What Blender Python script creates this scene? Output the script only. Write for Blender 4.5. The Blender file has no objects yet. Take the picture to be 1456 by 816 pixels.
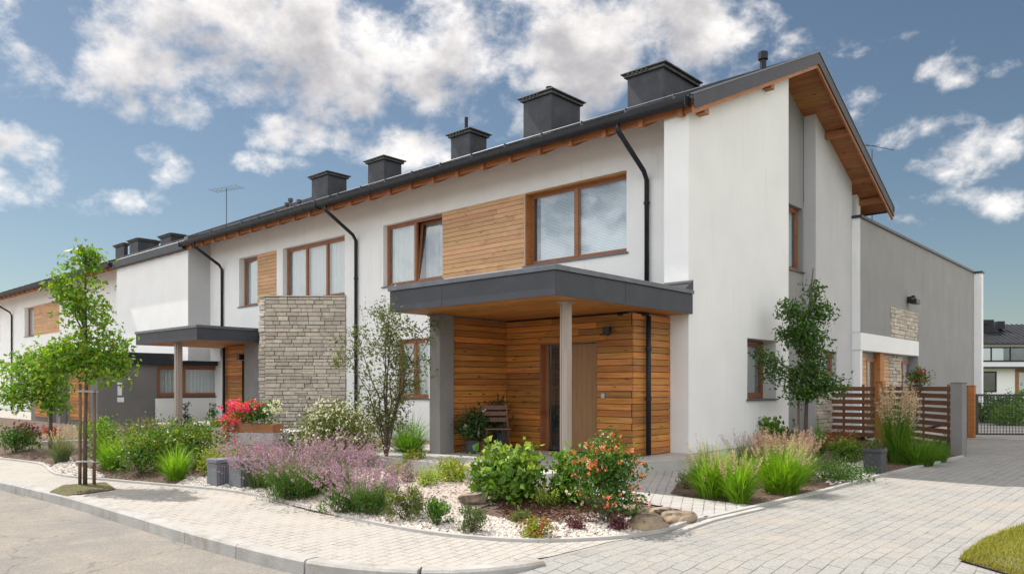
import bpy, math, random
import numpy as np
from mathutils import Vector, Euler
R_ = math.radians
random.seed(7); RNG = np.random.default_rng(7)
SC = bpy.context.scene; COL = SC.collection

# ------------------------------------------------------------------ camera
EYE = 1.47; FP = 1075.6; HZ = 548.0; A = R_(42.4)
sA, cA = math.sin(A), math.cos(A)
cam = bpy.data.objects.new('camera', bpy.data.cameras.new('camera')); COL.objects.link(cam)
cam.location = (0, 0, EYE); cam.rotation_euler = (R_(90), 0, A)
cam.data.lens = 36*FP/1456; cam.data.sensor_width = 36; cam.data.shift_y = (HZ-408)/1456
cam.data.clip_end = 2000; cam.data.clip_start = 0.05
SC.camera = cam
SC.view_settings.view_transform = 'Standard'; SC.view_settings.look = 'None'
SC.view_settings.exposure = 0.75; SC.view_settings.gamma = 1
SC.view_settings.use_curve_mapping = False
try:
    SC.cycles.max_bounces = 8; SC.cycles.transparent_max_bounces = 12
except Exception: pass

# ------------------------------------------------------------------ sun
SUN_EL = R_(54); LX, LY = math.cos(R_(9)), math.sin(R_(9))      # light travels +X and a little +Y
sd = Vector((LX*math.cos(SUN_EL), LY*math.cos(SUN_EL), -math.sin(SUN_EL)))
sl = bpy.data.lights.new('sun', 'SUN'); sl.energy = 3.3; sl.angle = R_(0.55); sl.color = (1, .945, .87)
so = bpy.data.objects.new('sun', sl); COL.objects.link(so)
so.rotation_euler = sd.to_track_quat('-Z', 'Y').to_euler(); so.location = (-20, -10, 30)

# ------------------------------------------------------------------ sky
W = bpy.data.worlds.new('World'); SC.world = W; W.use_nodes = True
nt = W.node_tree; N = nt.nodes; L = nt.links
for n in list(N): N.remove(n)
out = N.new('ShaderNodeOutputWorld'); bg = N.new('ShaderNodeBackground'); L.new(bg.outputs[0], out.inputs[0])
sky = N.new('ShaderNodeTexSky'); sky.sky_type = 'NISHITA'; sky.sun_disc = False
sky.sun_elevation = SUN_EL; sky.sun_rotation = math.atan2(-LX, -LY)
sky.air_density = 1.0; sky.dust_density = 0.6; sky.ozone_density = 2.2
SKY_S = 0.06
bg.inputs[1].default_value = SKY_S
def M_(op, a, b=None, c=None, clamp=False):
    n = N.new('ShaderNodeMath'); n.operation = op; n.use_clamp = clamp
    for i, v in enumerate((a, b, c)):
        if v is None: continue
        if isinstance(v, (int, float)): n.inputs[i].default_value = v
        else: L.new(v, n.inputs[i])
    return n.outputs[0]
tc = N.new('ShaderNodeTexCoord'); sep = N.new('ShaderNodeSeparateXYZ'); L.new(tc.outputs['Generated'], sep.inputs[0])
az = M_('ARCTAN2', M_('MULTIPLY', sep.outputs[0], -1.0), sep.outputs[1])     # 0 along +Y, growing to -X
el = M_('ARCSINE', sep.outputs[2])
def noise(scale, detail, rough, vec, dist=0.0):
    n = N.new('ShaderNodeTexNoise'); n.inputs['Scale'].default_value = scale; n.inputs['Detail'].default_value = detail
    n.inputs['Roughness'].default_value = rough; n.inputs['Distortion'].default_value = dist; L.new(vec, n.inputs['Vector']); return n.outputs[0]
mp = N.new('ShaderNodeMapping'); mp.inputs['Scale'].default_value = (1, 1, 1.35); L.new(tc.outputs['Generated'], mp.inputs[0])
n1 = noise(8.5, 12, .56, mp.outputs[0], .1)
mpu = N.new('ShaderNodeMapping'); mpu.inputs['Scale'].default_value = (1, 1, 1.35); mpu.inputs['Location'].default_value = (0, 0, .055); L.new(tc.outputs['Generated'], mpu.inputs[0])
nu = noise(8.5, 12, .56, mpu.outputs[0], .1)
n2 = noise(26.0, 9, .62, mp.outputs[0], .2)
mp3 = N.new('ShaderNodeMapping'); mp3.inputs['Location'].default_value = (3, 1, .03); mp3.inputs['Scale'].default_value = (1, 1, 2.2); L.new(tc.outputs['Generated'], mp3.inputs[0])
n3 = noise(4.0, 6, .55, mp3.outputs[0], .3)
def azel(px, py):
    t = (px-728)/FP; a = A-math.atan(t); e = math.atan((HZ-py)/(FP*math.sqrt(1+t*t))); return a, e
CL = [(330,50,235,80,.98),(150,95,190,50,.78),(40,60,70,55,.8),(470,110,95,60,.95),(245,150,75,38,.85),(400,30,150,60,.95),
      (820,55,205,85,1.05),(650,105,105,70,.88),(950,40,95,62,1.05),(740,165,110,35,.85),(570,5,90,16,.4),
      (28,212,62,32,.95),(60,268,120,34,.9),(210,232,55,30,.95),(160,280,70,24,.8),(415,192,58,30,.9),(400,235,60,18,.75),(565,212,100,32,.85),
      (1250,62,80,18,.5),(1335,100,55,35,.55),(1290,185,110,30,.62),(1380,215,85,38,.72),(1310,300,80,28,.62),(1405,288,55,24,.55),(1225,165,60,34,.7),(1440,95,40,16,.5)]
m = None; mlow = None
for (px, py, rx, ry, w) in CL:
    a, e = azel(px, py); t = (px-728)/FP; ru = rx/FP*math.cos(math.atan(t))**2*1.05; rv = ry/FP*math.cos(math.atan(t))*1.05
    du = M_('MULTIPLY', M_('SUBTRACT', az, a), 1/ru); dv = M_('MULTIPLY', M_('SUBTRACT', el, e), 1/rv)
    q = M_('SUBTRACT', w, M_('MULTIPLY', M_('ADD', M_('MULTIPLY', du, du), M_('MULTIPLY', dv, dv)), .55))
    m = q if m is None else M_('SMOOTH_MAX', m, q, .25)
    q2 = M_('SUBTRACT', q, M_('MULTIPLY', dv, .55)) if rx > 80 and py < 180 else M_('SUBTRACT', q, .35)
    mlow = q2 if mlow is None else M_('SMOOTH_MAX', mlow, q2, .25)
offview_clouds = M_('MULTIPLY', M_('SUBTRACT', n3, .15), 3.6)         # unseen cloud cover added outside the view, fills facade and gable with light
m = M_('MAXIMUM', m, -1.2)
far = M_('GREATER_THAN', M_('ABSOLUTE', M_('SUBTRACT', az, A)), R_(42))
m = M_('MAXIMUM', m, M_('ADD', offview_clouds, M_('MULTIPLY', M_('SUBTRACT', far, 1), 3)))
dens = M_('ADD', m, M_('ADD', M_('MULTIPLY', M_('SUBTRACT', n1, .5), 3.6), M_('MULTIPLY', M_('SUBTRACT', n2, .5), 1.5)))
def ramp(v, a, b):
    n = N.new('ShaderNodeMapRange'); n.interpolation_type = 'SMOOTHSTEP'; n.inputs[1].default_value = a; n.inputs[2].default_value = b
    L.new(v, n.inputs[0]); return n.outputs[0]
mask = M_('MULTIPLY', ramp(dens, .2, 1.15), ramp(el, .0, .1))
core = ramp(M_('ADD', mlow, M_('ADD', M_('MULTIPLY', M_('SUBTRACT', nu, .5), 5.2), M_('MULTIPLY', M_('SUBTRACT', n2, .5), 1.2))), -.1, 2.1)
cc = N.new('ShaderNodeMixRGB'); cc.inputs[1].default_value = (12.6, 12.0, 11.5, 1); cc.inputs[2].default_value = (5.4, 5.2, 5.35, 1); L.new(core, cc.inputs[0])
fill_clouds = N.new('ShaderNodeMixRGB'); fill_clouds.inputs[2].default_value = (18.8, 19.5, 20.2, 1); L.new(cc.outputs[0], fill_clouds.inputs[1]); L.new(M_('MULTIPLY', M_('MULTIPLY', far, M_('SUBTRACT', 1, ramp(el, .55, 1.0))), ramp(M_('ADD', M_('MULTIPLY', sep.outputs[0], .34), M_('MULTIPLY', sep.outputs[1], -.94)), .15, .65)), fill_clouds.inputs[0])  # extra-bright cloud added behind the camera as fill light for the walls
tint = N.new('ShaderNodeMixRGB'); tint.blend_type = 'MULTIPLY'; tint.inputs[0].default_value = 1; tint.inputs[2].default_value = (.86, .86, .79, 1); L.new(sky.outputs[0], tint.inputs[1])
mixc = N.new('ShaderNodeMixRGB'); L.new(M_('MULTIPLY', mask, .93), mixc.inputs[0]); L.new(tint.outputs[0], mixc.inputs[1]); L.new(fill_clouds.outputs[0], mixc.inputs[2])
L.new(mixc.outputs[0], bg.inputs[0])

# ------------------------------------------------------------------ helpers
def gp(px, py, z=0.0):                      # a photo pixel to the point of height z it shows
    f = (EYE-z)*FP/(py-HZ); r = (px-728)/FP*f
    return (cA*r - sA*f, sA*r + cA*f)
def gd(px, f):                              # a pixel column at distance f
    r = (px-728)/FP*f; return (cA*r - sA*f, sA*r + cA*f)
def kk(px):
    t = (px-728)/FP; return (cA*t - sA)/(sA*t + cA)
def xat(px, Y): return kk(px)*Y
def yat(px, X): return X/kk(px)
def zat(py, X, Y): return EYE + (HZ-py)*(-sA*X + cA*Y)/FP

class MB:
    def __init__(s): s.v = []; s.f = []
    def add(s, vs, fs):
        o = len(s.v); s.v += [tuple(p) for p in vs]; s.f += [tuple(i+o for i in f) for f in fs]
    def box(s, x0, x1, y0, y1, z0, z1, mp=None):
        vs = [(x, y, z) for z in (z0, z1) for y in (y0, y1) for x in (x0, x1)]
        if mp: vs = [mp(*p) for p in vs]
        s.add(vs, [(0,2,3,1),(4,5,7,6),(0,1,5,4),(2,6,7,3),(0,4,6,2),(1,3,7,5)])
    def quad(s, a, b, c, d): s.add([a, b, c, d], [(0,1,2,3)])
    def prism(s, poly, z0, z1):             # poly in XY
        n = len(poly); vs = [(p[0], p[1], z0) for p in poly] + [(p[0], p[1], z1) for p in poly]
        s.add(vs, [tuple(range(n-1, -1, -1)), tuple(range(n, 2*n))] + [(i, (i+1) % n, n+(i+1) % n, n+i) for i in range(n)])
    def prismx(s, poly, x0, x1):            # poly in (Y,Z), extruded along X
        n = len(poly); vs = [(x0, p[0], p[1]) for p in poly] + [(x1, p[0], p[1]) for p in poly]
        s.add(vs, [tuple(range(n-1, -1, -1)), tuple(range(n, 2*n))] + [(i, (i+1) % n, n+(i+1) % n, n+i) for i in range(n)])
    def tube(s, pts, rad, n=8, cap=True):
        pts = [Vector(p) for p in pts]; k = len(pts)
        rad = rad if isinstance(rad, (list, tuple)) else [rad]*k
        vs = []; ref = Vector((.31, .17, .93))
        for i, p in enumerate(pts):
            d = (pts[min(i+1, k-1)] - pts[max(i-1, 0)]).normalized()
            a = d.cross(ref if abs(d.dot(ref)) < .93 else Vector((1, 0, 0))).normalized(); b = d.cross(a)
            if i and a.dot(la) < 0: a = -a; b = -b
            la = a
            for j in range(n):
                t = 2*math.pi*j/n; vs.append(p + (a*math.cos(t) + b*math.sin(t))*rad[i])
        fs = [(i*n+j, i*n+(j+1) % n, (i+1)*n+(j+1) % n, (i+1)*n+j) for i in range(k-1) for j in range(n)]
        if cap: fs += [tuple(range(n-1, -1, -1)), tuple(range((k-1)*n, k*n))]
        s.add(vs, fs)
    def lathe(s, prof, c, n=20):
        vs = [(c[0]+r*math.cos(2*math.pi*j/n), c[1]+r*math.sin(2*math.pi*j/n), c[2]+z) for r, z in prof for j in range(n)]
        k = len(prof)
        s.add(vs, [(i*n+j, i*n+(j+1) % n, (i+1)*n+(j+1) % n, (i+1)*n+j) for i in range(k-1) for j in range(n)] + [tuple(range(n-1, -1, -1)), tuple(range((k-1)*n, k*n))])
    def build(s, name, m, parent=None, bevel=0, smooth=False, wloc=None):
        me = bpy.data.meshes.new(name)
        off = wloc if wloc is not None else (wl(parent) if parent else (0, 0, 0))
        me.from_pydata([(p[0]-off[0], p[1]-off[1], p[2]-off[2]) for p in s.v], [], s.f); me.materials.append(m)
        o = bpy.data.objects.new(name, me); COL.objects.link(o)
        if wloc is not None and not parent: o.location = wloc
        if parent: o.parent = parent
        if smooth:
            for p in me.polygons: p.use_smooth = True
        if bevel:
            b = o.modifiers.new('bevel', 'BEVEL'); b.width = bevel; b.segments = 2; b.limit_method = 'ANGLE'; b.angle_limit = R_(50)
        return o
def wl(o):
    v = Vector((0, 0, 0))
    while o: v = v + Vector(o.location); o = o.parent
    return v
def npmesh(name, v, f, m, parent=None, smooth=False, wloc=None):     # v (n,3), f (k,3 or 4) numpy
    me = bpy.data.meshes.new(name); off = np.array(wloc if wloc is not None else (wl(parent) if parent else (0, 0, 0)))
    v = (v-off).astype(np.float32); k = f.shape[1]
    me.vertices.add(len(v)); me.vertices.foreach_set('co', v.ravel())
    me.loops.add(f.size); me.loops.foreach_set('vertex_index', f.ravel().astype(np.int32))
    me.polygons.add(len(f)); me.polygons.foreach_set('loop_start', np.arange(0, f.size, k, dtype=np.int32))
    try: me.polygons.foreach_set('loop_total', np.full(len(f), k, dtype=np.int32))
    except Exception: pass
    me.polygons.foreach_set('use_smooth', np.full(len(f), smooth))
    me.update(calc_edges=True); me.validate(); me.materials.append(m)
    o = bpy.data.objects.new(name, me); COL.objects.link(o)
    if wloc is not None and not parent: o.location = wloc
    if parent: o.parent = parent
    return o
def tag(o, label=None, cat=None, group=None, kind=None):
    if label: o['label'] = label
    if cat: o['category'] = cat
    if group: o['group'] = group
    if kind: o['kind'] = kind
    return o
def thing(name, loc, label, cat, group=None):
    o = bpy.data.objects.new(name, None); COL.objects.link(o); o.location = loc; o.empty_display_size = .2
    return tag(o, label, cat, group)

# ------------------------------------------------------------------ materials
def mat(name, c1, c2=None, scale=3, rough=.8, bump=0, bscale=60, stretch=(1,1,1), island=0, metallic=0, spec=.5, translucent=0, dirt=None, detail=6, bstretch=None, hue=0):
    m = bpy.data.materials.new(name); m.use_nodes = True; t = m.node_tree; n = t.nodes; l = t.links
    b = n['Principled BSDF']; b.inputs['Roughness'].default_value = rough; b.inputs['Metallic'].default_value = metallic
    b.inputs['Specular IOR Level'].default_value = spec
    c2 = c2 or tuple(x*.85 for x in c1)
    co = n.new('ShaderNodeTexCoord'); mp = n.new('ShaderNodeMapping'); mp.inputs['Scale'].default_value = stretch
    g = n.new('ShaderNodeNewGeometry'); l.new(g.outputs['Position'], mp.inputs[0])
    vec = mp.outputs[0]
    if island:
        ad = n.new('ShaderNodeVectorMath'); ad.operation = 'ADD'; sc = n.new('ShaderNodeVectorMath'); sc.operation = 'SCALE'
        cb = n.new('ShaderNodeCombineXYZ'); [l.new(g.outputs['Random Per Island'], cb.inputs[i]) for i in range(3)]
        l.new(cb.outputs[0], sc.inputs[0]); sc.inputs['Scale'].default_value = 31.7
        l.new(mp.outputs[0], ad.inputs[0]); l.new(sc.outputs[0], ad.inputs[1]); vec = ad.outputs[0]
    no = n.new('ShaderNodeTexNoise'); no.inputs['Scale'].default_value = scale; no.inputs['Detail'].default_value = detail; l.new(vec, no.inputs['Vector'])
    mr = n.new('ShaderNodeMapRange'); mr.inputs[1].default_value = .3; mr.inputs[2].default_value = .7; l.new(no.outputs[0], mr.inputs[0])
    mx = n.new('ShaderNodeMixRGB'); mx.inputs[1].default_value = (*c1, 1); mx.inputs[2].default_value = (*c2, 1); l.new(mr.outputs[0], mx.inputs[0])
    col = mx.outputs[0]
    if island:
        hs = n.new('ShaderNodeHueSaturation'); mv = n.new('ShaderNodeMapRange'); mv.inputs[3].default_value = 1-island; mv.inputs[4].default_value = 1+island
        l.new(g.outputs['Random Per Island'], mv.inputs[0]); l.new(mv.outputs[0], hs.inputs['Value'])
        if hue:
            wn = n.new('ShaderNodeTexWhiteNoise'); wn.noise_dimensions = '1D'; l.new(g.outputs['Random Per Island'], wn.inputs['W'])
            mh = n.new('ShaderNodeMapRange'); mh.inputs[3].default_value = .5-hue; mh.inputs[4].default_value = .5+hue; l.new(wn.outputs[0], mh.inputs[0]); l.new(mh.outputs[0], hs.inputs['Hue'])
        l.new(col, hs.inputs['Color']); col = hs.outputs[0]
    if dirt:                                 # (colour, scale, lo, hi, amount): blotches of real wear
        dn = n.new('ShaderNodeTexNoise'); dn.inputs['Scale'].default_value = dirt[1]; dn.inputs['Detail'].default_value = 8; dn.inputs['Roughness'].default_value = .65
        dm = n.new('ShaderNodeMapping'); dm.inputs['Scale'].default_value = dirt[5] if len(dirt) > 5 else (1, 1, 1); l.new(g.outputs['Position'], dm.inputs[0]); l.new(dm.outputs[0], dn.inputs['Vector'])
        dr = n.new('ShaderNodeMapRange'); dr.interpolation_type = 'SMOOTHSTEP'; dr.inputs[1].default_value = dirt[2]; dr.inputs[2].default_value = dirt[3]; dr.inputs[4].default_value = dirt[4]; l.new(dn.outputs[0], dr.inputs[0])
        m2 = n.new('ShaderNodeMixRGB'); m2.inputs[2].default_value = (*dirt[0], 1); l.new(dr.outputs[0], m2.inputs[0]); l.new(col, m2.inputs[1]); col = m2.outputs[0]
    l.new(col, b.inputs['Base Color'])
    if bump:
        bn = n.new('ShaderNodeTexNoise'); bn.inputs['Scale'].default_value = bscale; bn.inputs['Detail'].default_value = 5
        bm = n.new('ShaderNodeMapping'); bm.inputs['Scale'].default_value = bstretch or stretch; l.new(g.outputs['Position'], bm.inputs[0]); l.new(bm.outputs[0], bn.inputs['Vector'])
        bp = n.new('ShaderNodeBump'); bp.inputs['Strength'].default_value = bump; bp.inputs['Distance'].default_value = .01
        l.new(bn.outputs[0], bp.inputs['Height']); l.new(bp.outputs[0], b.inputs['Normal'])
    if translucent:
        tr = n.new('ShaderNodeBsdfTranslucent'); ms = n.new('ShaderNodeMixShader'); ms.inputs[0].default_value = translucent
        br = n.new('ShaderNodeMixRGB'); br.blend_type = 'MULTIPLY'; br.inputs[0].default_value = 1; br.inputs[2].default_value = (1.5, 1.6, .7, 1); l.new(col, br.inputs[1]); l.new(br.outputs[0], tr.inputs[0])
        l.new(b.outputs[0], ms.inputs[1]); l.new(tr.outputs[0], ms.inputs[2]); l.new(ms.outputs[0], n['Material Output'].inputs[0])
    return m
def woodmat(name, c1, c2, knot, island=.18, rough=.55, hs=0.01):
    m = mat(name, c1, c2, scale=2.2, rough=rough, dirt=(tuple(q*.42 for q in c2), 1.7, .5, .78, .6, (1.0,1.0,2.2)), bump=.25, bscale=6, stretch=(.7, .7, 22), island=island, detail=9, hue=hs)
    t = m.node_tree; n = t.nodes; l = t.links; b = n['Principled BSDF']
    src = b.inputs['Base Color'].links[0].from_socket
    g = [x for x in n if x.type == 'NEW_GEOMETRY'][0]
    mp = n.new('ShaderNodeMapping'); mp.inputs['Scale'].default_value = (2.2, 2.2, 8.5); l.new(g.outputs['Position'], mp.inputs[0])
    vo = n.new('ShaderNodeTexVoronoi'); vo.inputs['Scale'].default_value = 1.0; l.new(mp.outputs[0], vo.inputs['Vector'])
    mr = n.new('ShaderNodeMapRange'); mr.inputs[1].default_value = .07; mr.inputs[2].default_value = .15; mr.inputs[3].default_value = .8; mr.inputs[4].default_value = 0; l.new(vo.outputs['Distance'], mr.inputs[0])
    mx = n.new('ShaderNodeMixRGB'); mx.inputs[2].default_value = (*knot, 1); l.new(mr.outputs[0], mx.inputs[0]); l.new(src, mx.inputs[1]); l.new(mx.outputs[0], b.inputs['Base Color'])
    return m
def pavemat(name, c1, c2, mortar, rot, bw, bh, off=.5, msz=.006, dirtc=(.42,.36,.28), var=.35):
    m = bpy.data.materials.new(name); m.use_nodes = True; t = m.node_tree; n = t.nodes; l = t.links
    b = n['Principled BSDF']; b.inputs['Roughness'].default_value = .9; b.inputs['Specular IOR Level'].default_value = .2
    g = n.new('ShaderNodeNewGeometry'); mp = n.new('ShaderNodeMapping'); mp.inputs['Rotation'].default_value = (0, 0, rot)
    wob = n.new('ShaderNodeTexNoise'); wob.inputs['Scale'].default_value = 1.3; wob.inputs['Detail'].default_value = 2; l.new(g.outputs['Position'], wob.inputs['Vector'])
    wv = n.new('ShaderNodeVectorMath'); wv.operation = 'SCALE'; wv.inputs['Scale'].default_value = .045; l.new(wob.outputs['Color'], wv.inputs[0])
    wa = n.new('ShaderNodeVectorMath'); wa.operation = 'ADD'; l.new(g.outputs['Position'], wa.inputs[0]); l.new(wv.outputs[0], wa.inputs[1]); l.new(wa.outputs[0], mp.inputs[0])
    br = n.new('ShaderNodeTexBrick'); l.new(mp.outputs[0], br.inputs['Vector']); br.offset = off
    br.inputs['Color1'].default_value = (*c1, 1); br.inputs['Color2'].default_value = (*c2, 1); br.inputs['Mortar'].default_value = (*mortar, 1)
    br.inputs['Scale'].default_value = 1; br.inputs['Mortar Size'].default_value = msz; br.inputs['Mortar Smooth'].default_value = .3
    br.inputs['Brick Width'].default_value = bw; br.inputs['Row Height'].default_value = bh
    no = n.new('ShaderNodeTexNoise'); no.inputs['Scale'].default_value = .9; no.inputs['Detail'].default_value = 9; no.inputs['Roughness'].default_value = .68; l.new(g.outputs['Position'], no.inputs['Vector'])
    mr = n.new('ShaderNodeMapRange'); mr.interpolation_type = 'SMOOTHSTEP'; mr.inputs[1].default_value = .46; mr.inputs[2].default_value = .7; mr.inputs[4].default_value = .6; l.new(no.outputs[0], mr.inputs[0])
    fn = n.new('ShaderNodeTexNoise'); fn.inputs['Scale'].default_value = 2.6; fn.inputs['Detail'].default_value = 6; fn.inputs['Roughness'].default_value = .7; l.new(g.outputs['Position'], fn.inputs['Vector'])
    fr = n.new('ShaderNodeMapRange'); fr.inputs[1].default_value = .42; fr.inputs[2].default_value = .62; fr.inputs[4].default_value = .8; l.new(fn.outputs[0], fr.inputs[0])
    fm_ = n.new('ShaderNodeMixRGB'); fm_.inputs[2].default_value = (*c1, 1); l.new(fr.outputs[0], fm_.inputs[0]); l.new(br.outputs[0], fm_.inputs[1])
    mx = n.new('ShaderNodeMixRGB'); mx.inputs[2].default_value = (*dirtc, 1); l.new(mr.outputs[0], mx.inputs[0]); l.new(fm_.outputs[0], mx.inputs[1])
    n4 = n.new('ShaderNodeTexNoise'); n4.inputs['Scale'].default_value = 45; n4.inputs['Detail'].default_value = 4; l.new(g.outputs['Position'], n4.inputs['Vector'])
    r4 = n.new('ShaderNodeMapRange'); r4.inputs[1].default_value = .3; r4.inputs[2].default_value = .7; r4.inputs[3].default_value = .82; r4.inputs[4].default_value = 1.12; l.new(n4.outputs[0], r4.inputs[0])
    m3 = n.new('ShaderNodeVectorMath'); m3.operation = 'SCALE'; l.new(mx.outputs[0], m3.inputs[0]); l.new(r4.outputs[0], m3.inputs['Scale']); l.new(m3.outputs[0], b.inputs['Base Color'])
    su = n.new('ShaderNodeMath'); su.operation = 'MULTIPLY_ADD'; l.new(br.outputs['Fac'], su.inputs[0]); su.inputs[1].default_value = -1.0; l.new(n4.outputs[0], su.inputs[2])
    bp = n.new('ShaderNodeBump'); bp.inputs['Strength'].default_value = .7; bp.inputs['Distance'].default_value = .006; l.new(su.outputs[0], bp.inputs['Height']); l.new(bp.outputs[0], b.inputs['Normal'])
    return m
def glassmat():
    m = bpy.data.materials.new('window_glass'); m.use_nodes = True; t = m.node_tree; n = t.nodes; l = t.links
    for x in list(n):
        if x.type != 'OUTPUT_MATERIAL': n.remove(x)
    o = [x for x in n if x.type == 'OUTPUT_MATERIAL'][0]
    tr = n.new('ShaderNodeBsdfTransparent'); tr.inputs[0].default_value = (.95, .97, .975, 1)
    gl = n.new('ShaderNodeBsdfGlossy'); gl.inputs['Roughness'].default_value = .015; gl.inputs[0].default_value = (.9, .95, 1, 1)
    lw = n.new('ShaderNodeLayerWeight'); fr = n.new('ShaderNodeMath'); fr.operation = 'POWER'; fr.inputs[1].default_value = 4.0; l.new(lw.outputs['Facing'], fr.inputs[0])
    g = n.new('ShaderNodeNewGeometry'); no = n.new('ShaderNodeTexNoise'); no.inputs['Scale'].default_value = 1.2; l.new(g.outputs['Position'], no.inputs['Vector'])
    bp = n.new('ShaderNodeBump'); bp.inputs['Strength'].default_value = .04; bp.inputs['Distance'].default_value = .05; l.new(no.outputs[0], bp.inputs['Height']); l.new(bp.outputs[0], gl.inputs['Normal'])
    mr = n.new('ShaderNodeMath'); mr.operation = 'MULTIPLY_ADD'; mr.inputs[1].default_value = .85; mr.inputs[2].default_value = .11; l.new(fr.outputs[0], mr.inputs[0]); mr.use_clamp = True
    ms = n.new('ShaderNodeMixShader'); l.new(mr.outputs[0], ms.inputs[0]); l.new(tr.outputs[0], ms.inputs[1]); l.new(gl.outputs[0], ms.inputs[2]); l.new(ms.outputs[0], o.inputs[0])
    return m
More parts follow.
